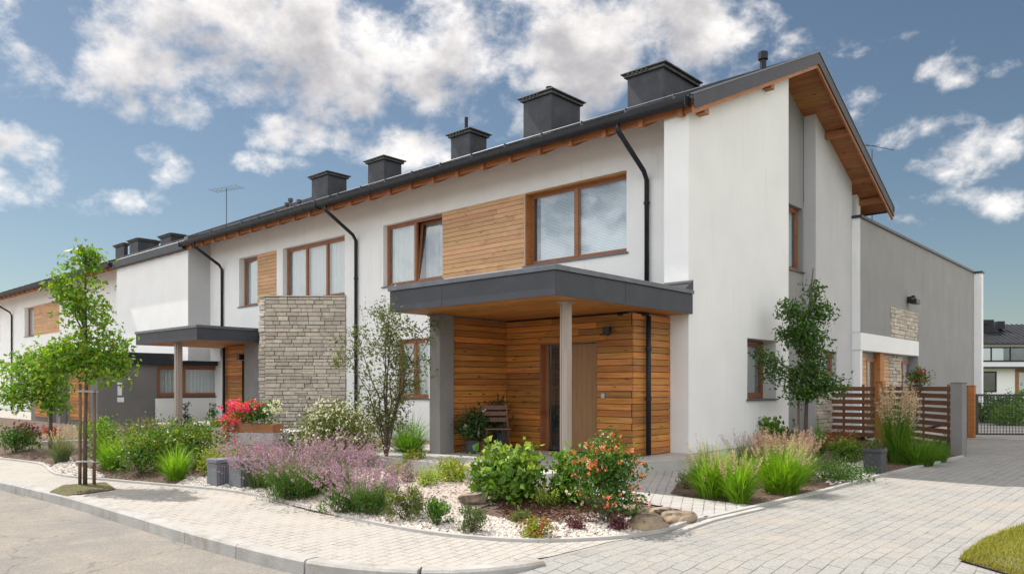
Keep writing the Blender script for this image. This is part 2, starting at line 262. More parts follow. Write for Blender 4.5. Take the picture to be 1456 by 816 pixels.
MT = dict(
 white=mat('white_render', (.86,.86,.85), (.81,.81,.805), 1.2, .92, .5, 220, spec=.2, dirt=((.52,.50,.46), 1.8, .55, .75, .20, (3,3,.3))),
 grey=mat('grey_render', (.31,.305,.30), (.275,.27,.265), 1.0, .92, .5, 220, spec=.2, dirt=((.21,.205,.20), 1.4, .5, .8, .45, (2.5,2.5,.2))),
 lgrey=mat('pale_grey_render', (.55,.545,.55), (.50,.495,.50), 1.0, .92, .5, 220, spec=.2, dirt=((.44,.43,.43), 1.4, .5, .8, .4, (2.5,2.5,.2))),
 dgrey=mat('dark_grey_render', (.20,.19,.185), (.165,.16,.155), 1.5, .9, .5, 200, spec=.2),
 wood=woodmat('oiled_larch', (.54,.235,.052), (.33,.115,.02), (.05,.016,.006), .36),
 wpale=woodmat('weathered_larch', (.66,.40,.22), (.52,.30,.155), (.2,.10,.05), .14, .7),
 soff=woodmat('larch_soffit', (.48,.205,.05), (.35,.135,.028), (.12,.045,.015), .18),
 frame=woodmat('stained_window_timber', (.32,.125,.05), (.24,.085,.032), (.18,.06,.02), .06, .4),
 beam=woodmat('roof_timber', (.42,.18,.06), (.29,.11,.035), (.12,.04,.015), .12),
 fence=woodmat('fence_timber', (.26,.125,.06), (.16,.072,.033), (.06,.02,.01), .28, .6),
 door=mat('door_oak', (.36,.20,.095), (.29,.155,.07), 3, .5, .1, 20, stretch=(14,14,.6)),
 metal=mat('anthracite_metal', (.03,.033,.04), (.025,.028,.034), 4, .42, .05, 8, metallic=.25, dirt=((.12,.125,.13), 3, .5, .8, .5)),
 metal2=mat('zinc_fascia', (.06,.064,.078), (.05,.054,.066), 3, .55, .04, 8, metallic=.2, spec=.35, dirt=((.10,.105,.12), 2, .5, .8, .5)),
 cap=mat('flashing', (.14,.15,.17), (.10,.11,.125), 4, .35, .05, 9, metallic=.5),
 gut=mat('black_gutter', (.012,.013,.018), (.02,.021,.027), 5, .5, 0, spec=.3),
 roof=mat('roof_metal', (.025,.028,.034), (.038,.042,.048), 2, .4, .1, 3, metallic=.4),
 chim=mat('chimney_cladding', (.032,.036,.046), (.052,.057,.068), 3, .55, .3, 6, spec=.35, dirt=((.10,.10,.11), 4, .5, .75, .5)),
 ccap=mat('chimney_cap', (.05,.052,.055), (.12,.12,.115), 9, .6, .4, 12),
 conc=mat('concrete', (.46,.45,.43), (.38,.37,.355), 5, .9, .4, 70, spec=.2, dirt=((.28,.26,.23), 2, .5, .75, .5)),
 kerb=mat('kerb_concrete', (.44,.43,.415), (.34,.33,.315), 4, .92, .6, 60, spec=.2, dirt=((.24,.21,.17), 3, .48, .72, .7)),
 slab=mat('porch_concrete', (.47,.455,.43), (.40,.385,.365), 3, .85, .3, 50, spec=.25, dirt=((.33,.31,.28), 1.5, .48, .75, .6)),
 col=mat('grey_column', (.235,.225,.22), (.20,.192,.188), 2, .85, .3, 150, spec=.3),
 post=mat('steel_timber_post', (.42,.36,.32), (.34,.28,.24), 4, .5, .1, 12, stretch=(8,8,.5), metallic=.15),
 dark=mat('dark_interior', (.05,.05,.052), (.035,.035,.037), 2, .9),
 room=mat('room_wall', (.22,.20,.18), (.18,.165,.15), 2, .9),
 curt=mat('curtain', (.72,.72,.70), (.62,.63,.62), 6, .9, .2, 14, stretch=(6,6,.3), translucent=.0),
 blind=mat('blind_slats', (.80,.82,.83), (.74,.76,.78), 4, .5),
 stone=mat('ledge_stone', (.56,.50,.415), (.42,.375,.31), 7, .9, 1.0, 26, island=.2, hue=.012, dirt=((.34,.29,.23), 5, .5, .75, .5)),
 stoneback=mat('stone_mortar', (.16,.14,.12), (.11,.1,.085), 8, .95),
 asph=mat('dusty_road', (.33,.30,.26), (.27,.25,.225), 3.2, .93, 1, 160, spec=.2, detail=10, dirt=((.22,.215,.21), 1.1, .45, .7, .7, (1,1,1))),
 soil=mat('garden_soil', (.085,.055,.038), (.14,.095,.07), 9, .98, 1, 40),
 earth=mat('far_ground', (.09,.12,.045), (.17,.15,.08), .4, .97, .6, 3),
 mulch=mat('bark_mulch', (.11,.05,.032), (.19,.095,.06), 12, .95, .6, 60, island=.5),
 peb=mat('white_gravel', (.66,.62,.57), (.55,.50,.45), 10, .85, .3, 80, island=.3, hue=.02),
 pebbase=mat('gravel_bed', (.50,.46,.41), (.36,.32,.28), 30, .95, 1, 60),
 pink=mat('pinkish_gravel', (.55,.44,.38), (.48,.36,.30), 10, .9, .3, 80, island=.3, hue=.02),
 rock=mat('boulder', (.40,.30,.20), (.19,.15,.12), 5, .92, 1, 22, dirt=((.085,.08,.075), 5, .5, .66, .85)),
 bark=mat('bark', (.075,.052,.038), (.12,.09,.068), 12, .95, 1, 30, stretch=(3,3,.6)),
 stake=mat('stake_timber', (.20,.13,.085), (.13,.08,.05), 6, .85, .4, 20, stretch=(5,5,.5)),
 lamp=mat('black_lamp', (.012,.012,.013), (.02,.02,.02), 3, .4),
 steel=mat('brushed_steel', (.5,.5,.5), (.42,.42,.42), 3, .3, metallic=.9),
 chairw=mat('chair_timber', (.16,.075,.045), (.10,.045,.027), 8, .5, .2, 20, island=.15),
 pot=mat('dark_planter', (.055,.058,.066), (.04,.042,.05), 4, .6, .2, 30),
 terra=mat('planter_timber', (.36,.17,.07), (.26,.11,.045), 6, .7),
 boxg=mat('grey_bench_stone', (.17,.18,.20), (.13,.14,.16), 4, .85, .3, 60),
 wire=mat('gate_wire', (.06,.062,.065), (.05,.05,.052), 3, .4, metallic=.6),
 glass=glassmat(),
 pave=pavemat('sidewalk_pavers', (.425,.40,.37), (.385,.365,.335), (.17,.15,.13), R_(80), .21, .105, dirtc=(.48,.43,.37)),
 pave2=pavemat('driveway_pavers', (.33,.322,.305), (.28,.275,.265), (.115,.112,.108), R_(90), .27, .135, dirtc=(.40,.35,.29), msz=.005),
 pave3=pavemat('path_pavers', (.43,.415,.40), (.36,.35,.34), (.13,.12,.11), R_(62), .24, .13, dirtc=(.46,.42,.37)),
)
def roadgrain(m):
    t = m.node_tree; n = t.nodes; l = t.links; b = n['Principled BSDF']; src = b.inputs['Base Color'].links[0].from_socket
    g = [x for x in n if x.type == 'NEW_GEOMETRY'][0]
    a = n.new('ShaderNodeTexVoronoi'); a.inputs['Scale'].default_value = 70; l.new(g.outputs['Position'], a.inputs['Vector'])
    sp = n.new('ShaderNodeSeparateColor'); l.new(a.outputs['Color'], sp.inputs[0])
    r = n.new('ShaderNodeMapRange'); r.inputs[3].default_value = .84; r.inputs[4].default_value = 1.13; l.new(sp.outputs[0], r.inputs[0])
    s = n.new('ShaderNodeVectorMath'); s.operation = 'SCALE'; l.new(src, s.inputs[0]); l.new(r.outputs[0], s.inputs['Scale'])
    w = n.new('ShaderNodeTexNoise'); w.inputs['Scale'].default_value = 2.5; w.inputs['Detail'].default_value = 5; l.new(g.outputs['Position'], w.inputs['Vector'])
    ws = n.new('ShaderNodeVectorMath'); ws.operation = 'SCALE'; ws.inputs['Scale'].default_value = .5; l.new(w.outputs['Color'], ws.inputs[0])
    wa = n.new('ShaderNodeVectorMath'); wa.operation = 'ADD'; l.new(g.outputs['Position'], wa.inputs[0]); l.new(ws.outputs[0], wa.inputs[1])
    c = n.new('ShaderNodeTexVoronoi'); c.feature = 'DISTANCE_TO_EDGE'; c.inputs['Scale'].default_value = .45; l.new(wa.outputs[0], c.inputs['Vector'])
    cr = n.new('ShaderNodeMapRange'); cr.inputs[1].default_value = .001; cr.inputs[2].default_value = .006; cr.inputs[3].default_value = .38; cr.inputs[4].default_value = 0; l.new(c.outputs['Distance'], cr.inputs[0])
    mx = n.new('ShaderNodeMixRGB'); mx.inputs[2].default_value = (.08, .075, .07, 1); l.new(cr.outputs[0], mx.inputs[0]); l.new(s.outputs[0], mx.inputs[1]); l.new(mx.outputs[0], b.inputs['Base Color'])
roadgrain(MT['asph'])
def leafmat(name, c1, c2, isl=.35, tr=.3, hue=.025):
    return mat(name, c1, c2, 2.5, .45, 0, island=isl, translucent=tr, hue=hue, spec=.35)
LM = dict(
 fresh=leafmat('fresh_leaf', (.10,.21,.02), (.19,.32,.03), .4, .45),
 mid=leafmat('mid_leaf', (.045,.115,.016), (.08,.165,.02), .4),
 dark=leafmat('dark_leaf', (.022,.06,.014), (.045,.095,.02), .4, .22),
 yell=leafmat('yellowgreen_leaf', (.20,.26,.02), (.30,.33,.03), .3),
 hyd=leafmat('hydrangea_leaf', (.05,.13,.012), (.13,.23,.02), .35),
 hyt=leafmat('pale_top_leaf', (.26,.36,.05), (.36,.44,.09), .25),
 olive=leafmat('olive_leaf', (.09,.12,.035), (.15,.17,.05), .35),
 grass=leafmat('grass_blade', (.07,.17,.015), (.15,.26,.03), .35, .4),
 grassb=leafmat('bright_grass_blade', (.14,.28,.015), (.22,.36,.03), .3, .45),
 grey=leafmat('grey_green_leaf', (.11,.14,.07), (.17,.2,.1), .3),
 purp=leafmat('purple_leaf', (.10,.03,.04), (.16,.05,.06), .4, .2),
 lav=leafmat('lavender_flower', (.30,.165,.29), (.47,.29,.41), .35, .2),
 plume=leafmat('grass_plume', (.48,.36,.28), (.62,.47,.37), .25, .3, .01),
 pplume=leafmat('pink_plume', (.42,.26,.26), (.52,.34,.31), .25, .3, .01),
 orange=leafmat('orange_petal', (.80,.26,.10), (.72,.15,.10), .3, .2, .03),
 rose=leafmat('pink_petal', (.75,.04,.16), (.80,.12,.25), .3, .2, .02),
 whitef=leafmat('white_petal', (.75,.74,.62), (.80,.78,.70), .12, .2, .01),
 pale=leafmat('blush_petal', (.66,.48,.42), (.72,.58,.50), .2, .2, .01),
 red=leafmat('red_leaf', (.30,.05,.04), (.4,.12,.05), .4, .2),
 lawn=leafmat('lawn_blade', (.20,.21,.02), (.32,.29,.05), .3, .4),
)
SEED = [0]
def rg():
    SEED[0] += 1; return np.random.default_rng(1000+SEED[0])
# ------------------------------------------------------------------ plant builders
def leaves(P, size, asp=.5, g=None, up=.3, droop=0.0, var=.35):
    """P (n,3) leaf bases -> folded four-point leaves"""
    g = g or rg(); n = len(P); d = g.normal(size=(n, 3)); d[:, 2] += up*1.2 - droop; d /= np.linalg.norm(d, axis=1)[:, None]
    s = g.normal(size=(n, 3)); s -= (s*d).sum(1)[:, None]*d; s /= np.linalg.norm(s, axis=1)[:, None]
    nn = np.cross(d, s); L_ = size*(1+var*g.normal(size=n)).clip(.4, 1.8)[:, None]; w = L_*asp*.5
    a = P; c = P+d*L_ + nn*L_*-.12; b = P+d*L_*.45+s*w+nn*L_*.12; e = P+d*L_*.45-s*w+nn*L_*.12
    v = np.stack([a, b, c, e], 1).reshape(-1, 3); k = np.arange(n)*4
    return v, np.concatenate([np.stack([k, k+1, k+2], 1), np.stack([k, k+2, k+3], 1)])
def clumps(c, rx, ry, rz, nc, per, cs, g, low=-.5, shell=.72):
    d = g.normal(size=(nc, 3)); d /= np.linalg.norm(d, axis=1)[:, None]; d[:, 2] = np.where(d[:, 2] < low, -d[:, 2]*.5, d[:, 2])
    r = (shell + (1-shell)*g.random(nc)**.8)*(1+.12*g.normal(size=nc)); inner = g.random(nc) < .25; r[inner] *= g.random(inner.sum())*.8
    C = d*r[:, None]*np.array([rx, ry, rz]); P = np.repeat(C, per, 0) + g.normal(size=(nc*per, 3))*cs
    return P + np.array(c), C + np.array(c)
def blades(base, n, h, spread, width, g, lean=.5, seg=4, crown=.12, curl=.6, hv=.25, dome=.0):
    az_ = g.random(n)*2*np.pi; ro = crown*np.sqrt(g.random(n)); B = np.stack([np.cos(az_)*ro, np.sin(az_)*ro, np.zeros(n)], 1)+np.array(base)
    a2 = az_ + g.normal(size=n)*.5; H = h*(1+hv*g.normal(size=n)).clip(.35, 1.5)*(1-dome*(ro/max(crown, 1e-6))**2); sp = spread*(.15+.85*g.random(n))
    out = np.stack([np.cos(a2), np.sin(a2)], 1); side = np.stack([-np.sin(a2+g.normal(size=n)*.6), np.cos(a2)], 1); side /= np.linalg.norm(side, axis=1)[:, None]
    rows = []
    for i in range(seg+1):
        t = i/seg; hor = sp*t**1.7; z = H*(t - curl*.35*t**3*(sp/max(spread, 1e-6)))
        c = B.copy(); c[:, :2] += out*hor[:, None]; c[:, 2] += z; w = width*(1-t**1.6)*.5+.0004
        rows.append(np.concatenate([c[:, :2]+side*w, c[:, 2:]], 1)); rows.append(np.concatenate([c[:, :2]-side*w, c[:, 2:]], 1))
    v = np.stack(rows, 1).reshape(-1, 3); m = 2*(seg+1); k = np.arange(n)*m
    f = np.concatenate([np.stack([k+2*i, k+2*i+1, k+2*i+3, k+2*i+2], 1) for i in range(seg)])
    tips = np.concatenate([B[:, :2]+out*sp[:, None], (B[:, 2]+H*(1-curl*.35*(sp/max(spread, 1e-6))))[:, None]], 1)
    return v, f, tips, np.concatenate([out*sp[:, None]*.9, H[:, None]*.8], 1)
def ground(x, y):
    return gz(x, y)
def sticks(parent, C, base, m, n=14, r=.006, name='stem'):
    mb = MB(); b = Vector(base)
    idx = list(range(len(C))); random.shuffle(idx)
    for i in idx[:n]:
        e = Vector(C[i]); mid = (b+e)/2 + Vector((random.uniform(-.05, .05), random.uniform(-.05, .05), .02))
        s = b + Vector((random.uniform(-.04, .04), random.uniform(-.04, .04), -.03)); mb.tube([s, mid, e], [r, r*.8, r*.4], 5)
    return mb.build(name, m, parent)
def bush(name, px, py, w, h, leaf, label, cat='shrub', group=None, size=.05, asp=.55, dens=1.0, flower=None, fn=60, fs=.03, dep=1.0, top=None, topn=.3, z=None, f=None, up=.3, shell=.7, cs=None, extra=None):
    """bush whose foot shows at pixel (px,py); w,h in photo pixels"""
    g = rg()
    x, y = gd(px, f) if f else gp(px, py, gz0(px, py)); zz = gz(x, y) if z is None else z
    f_ = -sA*x+cA*y; W_ = w*f_/FP; H = h*f_/FP*.86
    t = thing(name, (x, y, zz), label, cat, group)
    rx, ry, rz = W_/2*.88, W_/2*dep*.88, H*.56
    c = (x, y, zz+H*.48)
    area = (w*h)/1000.0
    nc = int(max(14, 60*(W_/.8)**1.6)); per = int(22*dens*max(1, (H*W_/.5)**.3)*(.05/size)**.9) ; cs = cs or .1*max(W_, .35)
    P, C = clumps(c, rx, ry, rz, nc, per, cs, g, low=-.75, shell=shell); P = P[P[:, 2] > zz+.005]
    v, fc = leaves(P, size, asp, g, up); npmesh('foliage', v, fc, LM[leaf], t)
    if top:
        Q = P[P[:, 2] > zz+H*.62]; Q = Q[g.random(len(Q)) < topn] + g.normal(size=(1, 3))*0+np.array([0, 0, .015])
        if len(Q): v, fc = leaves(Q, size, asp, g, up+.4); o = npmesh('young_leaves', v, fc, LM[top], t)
    if flower:
        d = P[:, :] - np.array(c); dn = np.sqrt((d[:, 0]/rx)**2+(d[:, 1]/ry)**2+(d[:, 2]/rz)**2); Q = P[(dn > .85) & (P[:, 2] > zz+H*.22)]
        if len(Q):
            Q = Q[g.integers(0, len(Q), fn)]; Q = Q + (Q-np.array(c))*.06
            Fp = np.repeat(Q, 7, 0)+g.normal(size=(fn*7, 3))*fs*.35; v, fc = leaves(Fp, fs, .8, g, .6); o = npmesh('blossoms', v, fc, LM[flower], t)
            if fn > 100: o['kind'] = 'stuff'
            if extra:
                Q = P[(dn > .85)]; Q = Q[g.integers(0, len(Q), fn//2)]; Q = Q+(Q-np.array(c))*.06
                v, fc = leaves(np.repeat(Q, 7, 0)+g.normal(size=(len(Q)*7, 3))*fs*.35, fs, .8, g, .6); npmesh('blossoms', v, fc, LM[extra], t)['label'] = 'paler blossoms'
    sticks(t, C, (x, y, zz), MT['bark'])
    return t
def tuft(name, px, py, w, h, leaf, label, cat='ornamental grass', group=None, n=420, width=.008, dome=.35, plume=None, pn=40, ph=1.15, z=None, f=None, curl=.6, crown=.35, ps=.02, plen=.14):
    g = rg(); x, y = gd(px, f) if f else gp(px, py, gz0(px, py)); zz = gz(x, y) if z is None else z
    f_ = -sA*x+cA*y; W_ = w*f_/FP; H = h*f_/FP; hh = H/(ph if plume else 1)
    t = thing(name, (x, y, zz), label, cat, group)
    v, fc, tips, dr = blades((x, y, zz-.01), n, hh*1.02, W_*.58, width, g, crown=W_*crown*.5, curl=curl, dome=dome, hv=.3); npmesh('blades', v, fc, LM[leaf], t)
    if plume:
        v, fc, tips, dr = blades((x, y, zz), pn, H*1.03, W_*.40, .004, g, crown=W_*crown*.5, curl=.3, hv=.12); npmesh('stalks', v, fc, LM['olive'], t)
        d = dr/np.linalg.norm(dr, axis=1)[:, None]; k = 26; tt = g.random((pn, k, 1)); P = tips[:, None, :] - d[:, None, :]*tt*plen + g.normal(size=(pn, k, 3))*ps*.32*(1.2-tt)
        v, fc = leaves(P.reshape(-1, 3), ps, .35, g, .9); o = npmesh('plumes', v, fc, LM[plume], t)
    return t
def tree(name, base, label, trunk_pts, r0, blobs, leaf, nl, size, asp=.55, group=None, limbs=26, droop=.3, cs=.1, seed=1, cat='tree', second=None, start=.25, clump=16):
    """blobs: (cx,cy,cz,rx,ry,rz) crown volumes in metres relative to base"""
    g = np.random.default_rng(seed); rnd = random.Random(seed); t = thing(name, base, label, cat, group); B = Vector(base); mb = MB()
    T = [B+Vector(p) for p in trunk_pts]; k = len(T); mb.tube(T, [r0*(1-.8*i/(k-1)) for i in range(k)], 9)
    ends = []
    for i in range(limbs):
        b = blobs[i % len(blobs)]; d = Vector((rnd.gauss(0, 1), rnd.gauss(0, 1), rnd.gauss(.15, 1))).normalized(); q = rnd.uniform(.55, .95)
        e = B+Vector((b[0]+d.x*b[3]*q, b[1]+d.y*b[4]*q, b[2]+d.z*b[5]*q))
        tt = min(.97, max(start, (e.z-B.z)/(T[-1].z-B.z) - rnd.uniform(.12, .3))); fi = tt*(k-1); i0 = min(int(fi), k-2); s = T[i0].lerp(T[i0+1], fi-i0)
        mid = s.lerp(e, .5)+Vector((rnd.gauss(0, .04), rnd.gauss(0, .04), .06)); rr = r0*(1-.8*tt)*.45
        mb.tube([s, mid, e], [rr, rr*.6, rr*.2], 6)
        for j in range(4):
            s2 = mid.lerp(e, rnd.random()); e2 = s2+Vector((rnd.gauss(0, 1), rnd.gauss(0, 1), rnd.gauss(.2, .8))).normalized()*rnd.uniform(.12, .3)*(b[3]+.3); mb.tube([s2, e2], [rr*.3, rr*.12], 4); ends.append(e2)
        ends.append(e); ends.append(mid.lerp(e, .6))
    mb.build('trunk', MT['bark'], t, smooth=True)
    E = np.array([tuple(e) for e in ends]); nc = nl//clump
    vol = np.array([b[3]*b[4]*b[5] for b in blobs])**.8; vol /= vol.sum(); bi = g.choice(len(blobs), nc, p=vol); bb = np.array(blobs)[bi]
    d = g.normal(size=(nc, 3)); d /= np.linalg.norm(d, axis=1)[:, None]; rr = g.random(nc)**.45; C = bb[:, :3]+d*rr[:, None]*bb[:, 3:6]+np.array(base)
    use = g.random(nc) < .45; C[use] = E[g.integers(0, len(E), use.sum())]
    P = np.repeat(C, clump, 0)+g.normal(size=(nc*clump, 3))*cs*np.array([1, 1, .8])
    v, fc = leaves(P, size, asp, g, .1, droop); npmesh('crown', v, fc, LM[leaf], t)
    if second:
        Q = P[g.random(len(P)) < .25]+g.normal(size=(1, 3))*.0; v, fc = leaves(Q, size*.9, asp, g, .3, droop*.5); npmesh('second_tone_leaves', v, fc, LM[second], t)  # random share of the crown leaves in a second leaf colour
    return t

# ------------------------------------------------------------------ ground shapes
def inside(P, poly):
    x, y = P[:, 0], P[:, 1]; n = len(poly); r = np.zeros(len(P), bool); j = n-1
    for i in range(n):
        xi, yi = poly[i]; xj, yj = poly[j]; c = ((yi > y) != (yj > y)) & (x < (xj-xi)*(y-yi)/(yj-yi+1e-12)+xi); r ^= c; j = i
    return r
def edge_dist(P, poly):
    best = np.full(len(P), 1e9); n = len(poly)
    for i in range(n):
        a = np.array(poly[i]); b = np.array(poly[(i+1) % n]); ab = b-a; t = (((P-a)@ab)/max(ab@ab, 1e-9)).clip(0, 1)
        best = np.minimum(best, np.linalg.norm(P-(a+t[:, None]*ab), axis=1))
    return best
def smooth_line(pts, k=6):
    out_ = []
    for i in range(len(pts)-1):
        p0 = pts[max(i-1, 0)]; p1 = pts[i]; p2 = pts[i+1]; p3 = pts[min(i+2, len(pts)-1)]
        for j in range(k):
            t = j/k; out_.append(tuple(.5*((2*p1[q])+(-p0[q]+p2[q])*t+(2*p0[q]-5*p1[q]+4*p2[q]-p3[q])*t*t+(-p0[q]+3*p1[q]-3*p2[q]+p3[q])*t**3) for q in (0, 1)))
    return out_+[tuple(pts[-1])]
# kerb line (top back edge) from far left to the drive
kerb_px = [(-260,640),(-120,660),(0,681),(100,702),(200,729),(300,757),(380,777),(460,794),(540,803),(620,806),(700,802),(785,790)]
KERB = smooth_line([gp(*p) for p in kerb_px])
KERB = [gd(-900, 40.0)]+KERB
# front edge of the planted bed
bed_px = [(0,652),(60,660),(85,675),(160,683),(240,690),(320,697),(390,709),(450,724),(520,741),(600,756),(680,765),(760,769),(850,766),(930,757),(975,742),(1003,736)]
BEDF = smooth_line([gp(*p) for p in bed_px])
path_l = [gp(1003,736), gp(965,724), gp(905,713), gp(850,704)]
SLAB = .20
BED = BEDF + path_l[1:] + [(-6.95, 8.35), (-12.6, 8.35), (-12.6, 13.3), (-18, 13.3), (-19, 11.6), (-27, 10.0), (-38, 10), (-60, 9.5), gd(-250, 27)]
rb_px = [(953,702),(985,708),(1080,719),(1176,696),(1240,678),(1300,664),(1368,648)]
RBED = [gp(*p) for p in rb_px] + [(-4.2, 19.3), (-6.3, 21.2), (-7.7, 21.2), (-7.7, 17), (-7.02, 17.0), (-7.02, 13.6), gp(1000,658), gp(968,684)]
def gz(x, y):
    P = np.array([[x, y]])
    if inside(P, BED)[0]: return float(bedz(P)[0])
    if inside(P, RBED)[0]: return .012
    return 0.0
def bedz(P):
    d = edge_dist(P, BEDF_poly); h = .17*(1-np.exp(-(d/1.0)**1.5))
    return h + .012*np.sin(P[:, 0]*3.1)*np.cos(P[:, 1]*2.7)
BEDF_poly = BED
def gz0(px, py):                            # height of what a pixel shows, two steps
    z = 0.0
    for _ in range(4): z = gz(*gp(px, py, z))
    return z
def sheet(name, poly, step, zf, m, label=None, kind='structure', cat=None):
    xs = [p[0] for p in poly]; ys = [p[1] for p in poly]
    import bmesh
    bm = bmesh.new(); vs = [bm.verts.new((p[0], p[1], 0)) for p in poly]; fcs = bm.faces.new(vs)
    if fcs.normal.z < 0: fcs.normal_flip()
    if step:
        bmesh.ops.triangulate(bm, faces=bm.faces[:])
        x = min(xs)+step
        while x < max(xs):
            bmesh.ops.bisect_plane(bm, geom=bm.verts[:]+bm.edges[:]+bm.faces[:], plane_co=(x, 0, 0), plane_no=(1, 0, 0)); x += step
        y = min(ys)+step
        while y < max(ys):
            bmesh.ops.bisect_plane(bm, geom=bm.verts[:]+bm.edges[:]+bm.faces[:], plane_co=(0, y, 0), plane_no=(0, 1, 0)); y += step
    P = np.array([[v.co.x, v.co.y] for v in bm.verts]); z = zf(P)
    for v, q in zip(bm.verts, z): v.co.z = float(q)
    bmesh.ops.recalc_face_normals(bm, faces=bm.faces[:])
    me = bpy.data.meshes.new(name); bm.to_mesh(me); bm.free(); me.materials.append(m)
    for p in me.polygons: p.use_smooth = True
    if me.polygons and sum(p.normal.z for p in me.polygons) < 0: me.flip_normals()
    o = bpy.data.objects.new(name, me); COL.objects.link(o); return tag(o, label, cat, kind=kind)
flat = lambda h: (lambda P: np.full(len(P), h))
sheet('ground', [(-600,-600),(600,-600),(600,600),(-600,600)], 0, flat(-.30), MT['earth'])
# road: everything street-side of the kerb
ROADY = [(-90, -40), (30, -40), (30, 0), gp(1456,900)]
sheet('street', [(-120,-60),(40,-60),(40,3.0)]+[gp(1000,830)]+[(p[0]+.05,p[1]+.05) for p in reversed(KERB)]+[(-120, 24)], 0, flat(-.125), MT['asph'])
SB = [gp(785,790)] + [gp(860,771), gp(900,766)]
side_poly = KERB[:-1] + [gp(785,790), gp(870,769), gp(945,757), gp(1003,738)] + [(-7, 8), (-12, 9), (-30, 12), (-60, 14), (-80, 30)]
sheet('pavement', side_poly, 0, flat(0), MT['pave'])
# driveway, dipping to the street in front
def drz(P):
    f = -sA*P[:, 0]+cA*P[:, 1]; t = ((6.6-f)/1.0).clip(0, 1); return -.004-.108*t*t*(3-2*t)
drive_poly = [gp(1003,738), gp(945,757), gp(870,769), gp(785,790), gp(700,802), gp(640,812), gp(560,850), (-2.5, 2.5), (3.5, -2), (9, 3), (4.5, 9), (3, 14), (1.5, 22), (0, 34), (-6.9, 40), (-6.9, 22), gp(1368,648), gp(1176,696), gp(1080,719)]
sheet('driveway', drive_poly, .5, drz, MT['pave2'])
path_poly = [gp(1003,738), gp(1080,719), gp(985,708), gp(953,702), gp(968,684), gp(1000,658), (-7.0, 13.6), (-7.0, 8.3), gp(850,704), gp(905,713), gp(965,724)]
sheet('path', path_poly, 0, flat(.004), MT['pave3'])
sheet('garden_bed', BED, .22, lambda P: np.where(edge_dist(P, BED) < .01, -.03, bedz(P)), MT['soil'])
sheet('side_garden_bed', RBED, 0, flat(.012), MT['soil'])
def sweep(pts, prof, mb):                   # prof: (offset to the left of travel, z)
    n = len(pts); k = len(prof); vs = []
    for i, p in enumerate(pts):
        a = pts[max(i-1, 0)]; b = pts[min(i+1, n-1)]; d = Vector((b[0]-a[0], b[1]-a[1])).normalized(); l_ = (-d.y, d.x)
        for o, z in prof: vs.append((p[0]+l_[0]*o, p[1]+l_[1]*o, z(i/(n-1)) if callable(z) else z))
    fs = [(i*k+j, i*k+(j+1) % k, (i+1)*k+(j+1) % k, (i+1)*k+j) for i in range(n-1) for j in range(k)]+[tuple(range(k)), tuple(range((n-1)*k, n*k))]
    mb.add(vs, fs)
# kerb stones (travel goes left->right, street lies to the right)
def resample(pts, step):
    out_ = [pts[0]]; acc = 0
    for a, b in zip(pts[:-1], pts[1:]):
        d = math.dist(a, b); s = step-acc
        while s < d:
            out_.append((a[0]+(b[0]-a[0])*s/d, a[1]+(b[1]-a[1])*s/d)); s += step
        acc = d-(s-step)
    return out_+[pts[-1]]
kp = resample(KERB, .25); mb = MB(); i = 0; K = len(kp)
while i < K-4:
    j = min(i+4, K-1); seg = list(kp[i:j+1])
    a, b = seg[0], seg[1]; d = math.dist(a, b); seg[0] = (a[0]+(b[0]-a[0])*.008/d, a[1]+(b[1]-a[1])*.008/d)
    lo = lambda q: .008 if q < K-4 else .008-.006*(q-(K-4))/4
    h0, h1 = lo(i), lo(j); dj = random.uniform(-.003, .003)
    zt = lambda t, h0=h0, h1=h1, dj=dj: h0+(h1-h0)*t+dj
    zt2 = lambda t, h0=h0, h1=h1, dj=dj: h0+(h1-h0)*t+dj-.02
    sweep(seg, [(.0, zt), (.0, -.2), (-.15, -.2), (-.15, zt2), (-.13, zt)], mb); i = j
mb.build('kerb', MT['kerb'])['kind'] = 'structure'
mb = MB(); bp_ = resample(BEDF, .2)
sweep(bp_, [(.0, .03), (.0, -.1), (-.055, -.1), (-.055, .03)], mb)
sweep(resample([gp(1003,738), gp(1080,720), gp(1176,697), gp(1240,679), gp(1300,665), gp(1368,649)], .3), [(.03, .03), (.03, -.1), (-.04, -.1), (-.04, .03)], mb)
sweep(resample([gp(955,757), gp(1003,740), gp(1080,722)], .3), [(.0, .016), (.0, -.1), (-.08, -.1), (-.08, .016)], mb)
mb.build('edging', MT['conc'])['kind'] = 'structure'

# gravel and mulch over the bed
def octa(P, s, g, flat_=.6):
    n = len(P); b = np.array([[1,0,0],[-1,0,0],[0,1,0],[0,-1,0],[0,0,1],[0,0,-1]], float)
    v = b[None]*(s*(1+.35*g.normal(size=(n, 1, 1)))).clip(s*.4, s*2)*(1+.25*g.normal(size=(n, 6, 1))); v[:, :, 2] *= flat_
    a = g.random(n)*6.28; c, s_ = np.cos(a)[:, None], np.sin(a)[:, None]; x = v[:, :, 0]*c-v[:, :, 1]*s_*.8; y = v[:, :, 0]*s_+v[:, :, 1]*c*.8
    tl = g.normal(size=(n, 1))*.35; v = np.stack([x, y, v[:, :, 2]+x*tl], 2)+P[:, None, :]
    f = np.array([[0,2,4],[2,1,4],[1,3,4],[3,0,4],[2,0,5],[1,2,5],[3,1,5],[0,3,5]]); k = (np.arange(n)*6)[:, None, None]
    return v.reshape(-1, 3), (f[None]+k).reshape(-1, 3)
def chips(P, s, g):
    n = len(P); v, f = leaves(P, s, .5, g, .0, 0); v = v.reshape(n, 4, 3); c = P[:, None, :]; v = c+(v-c)*np.array([1, 1, .35]); return v.reshape(-1, 3), f
def scatter(poly, n, g):
    P = np.array(poly); lo, hi = P.min(0), P.max(0); out_ = np.zeros((0, 2))
    while len(out_) < n:
        q = lo+(hi-lo)*g.random((n*2, 2)); out_ = np.concatenate([out_, q[inside(q, poly)]])
    return out_[:n]
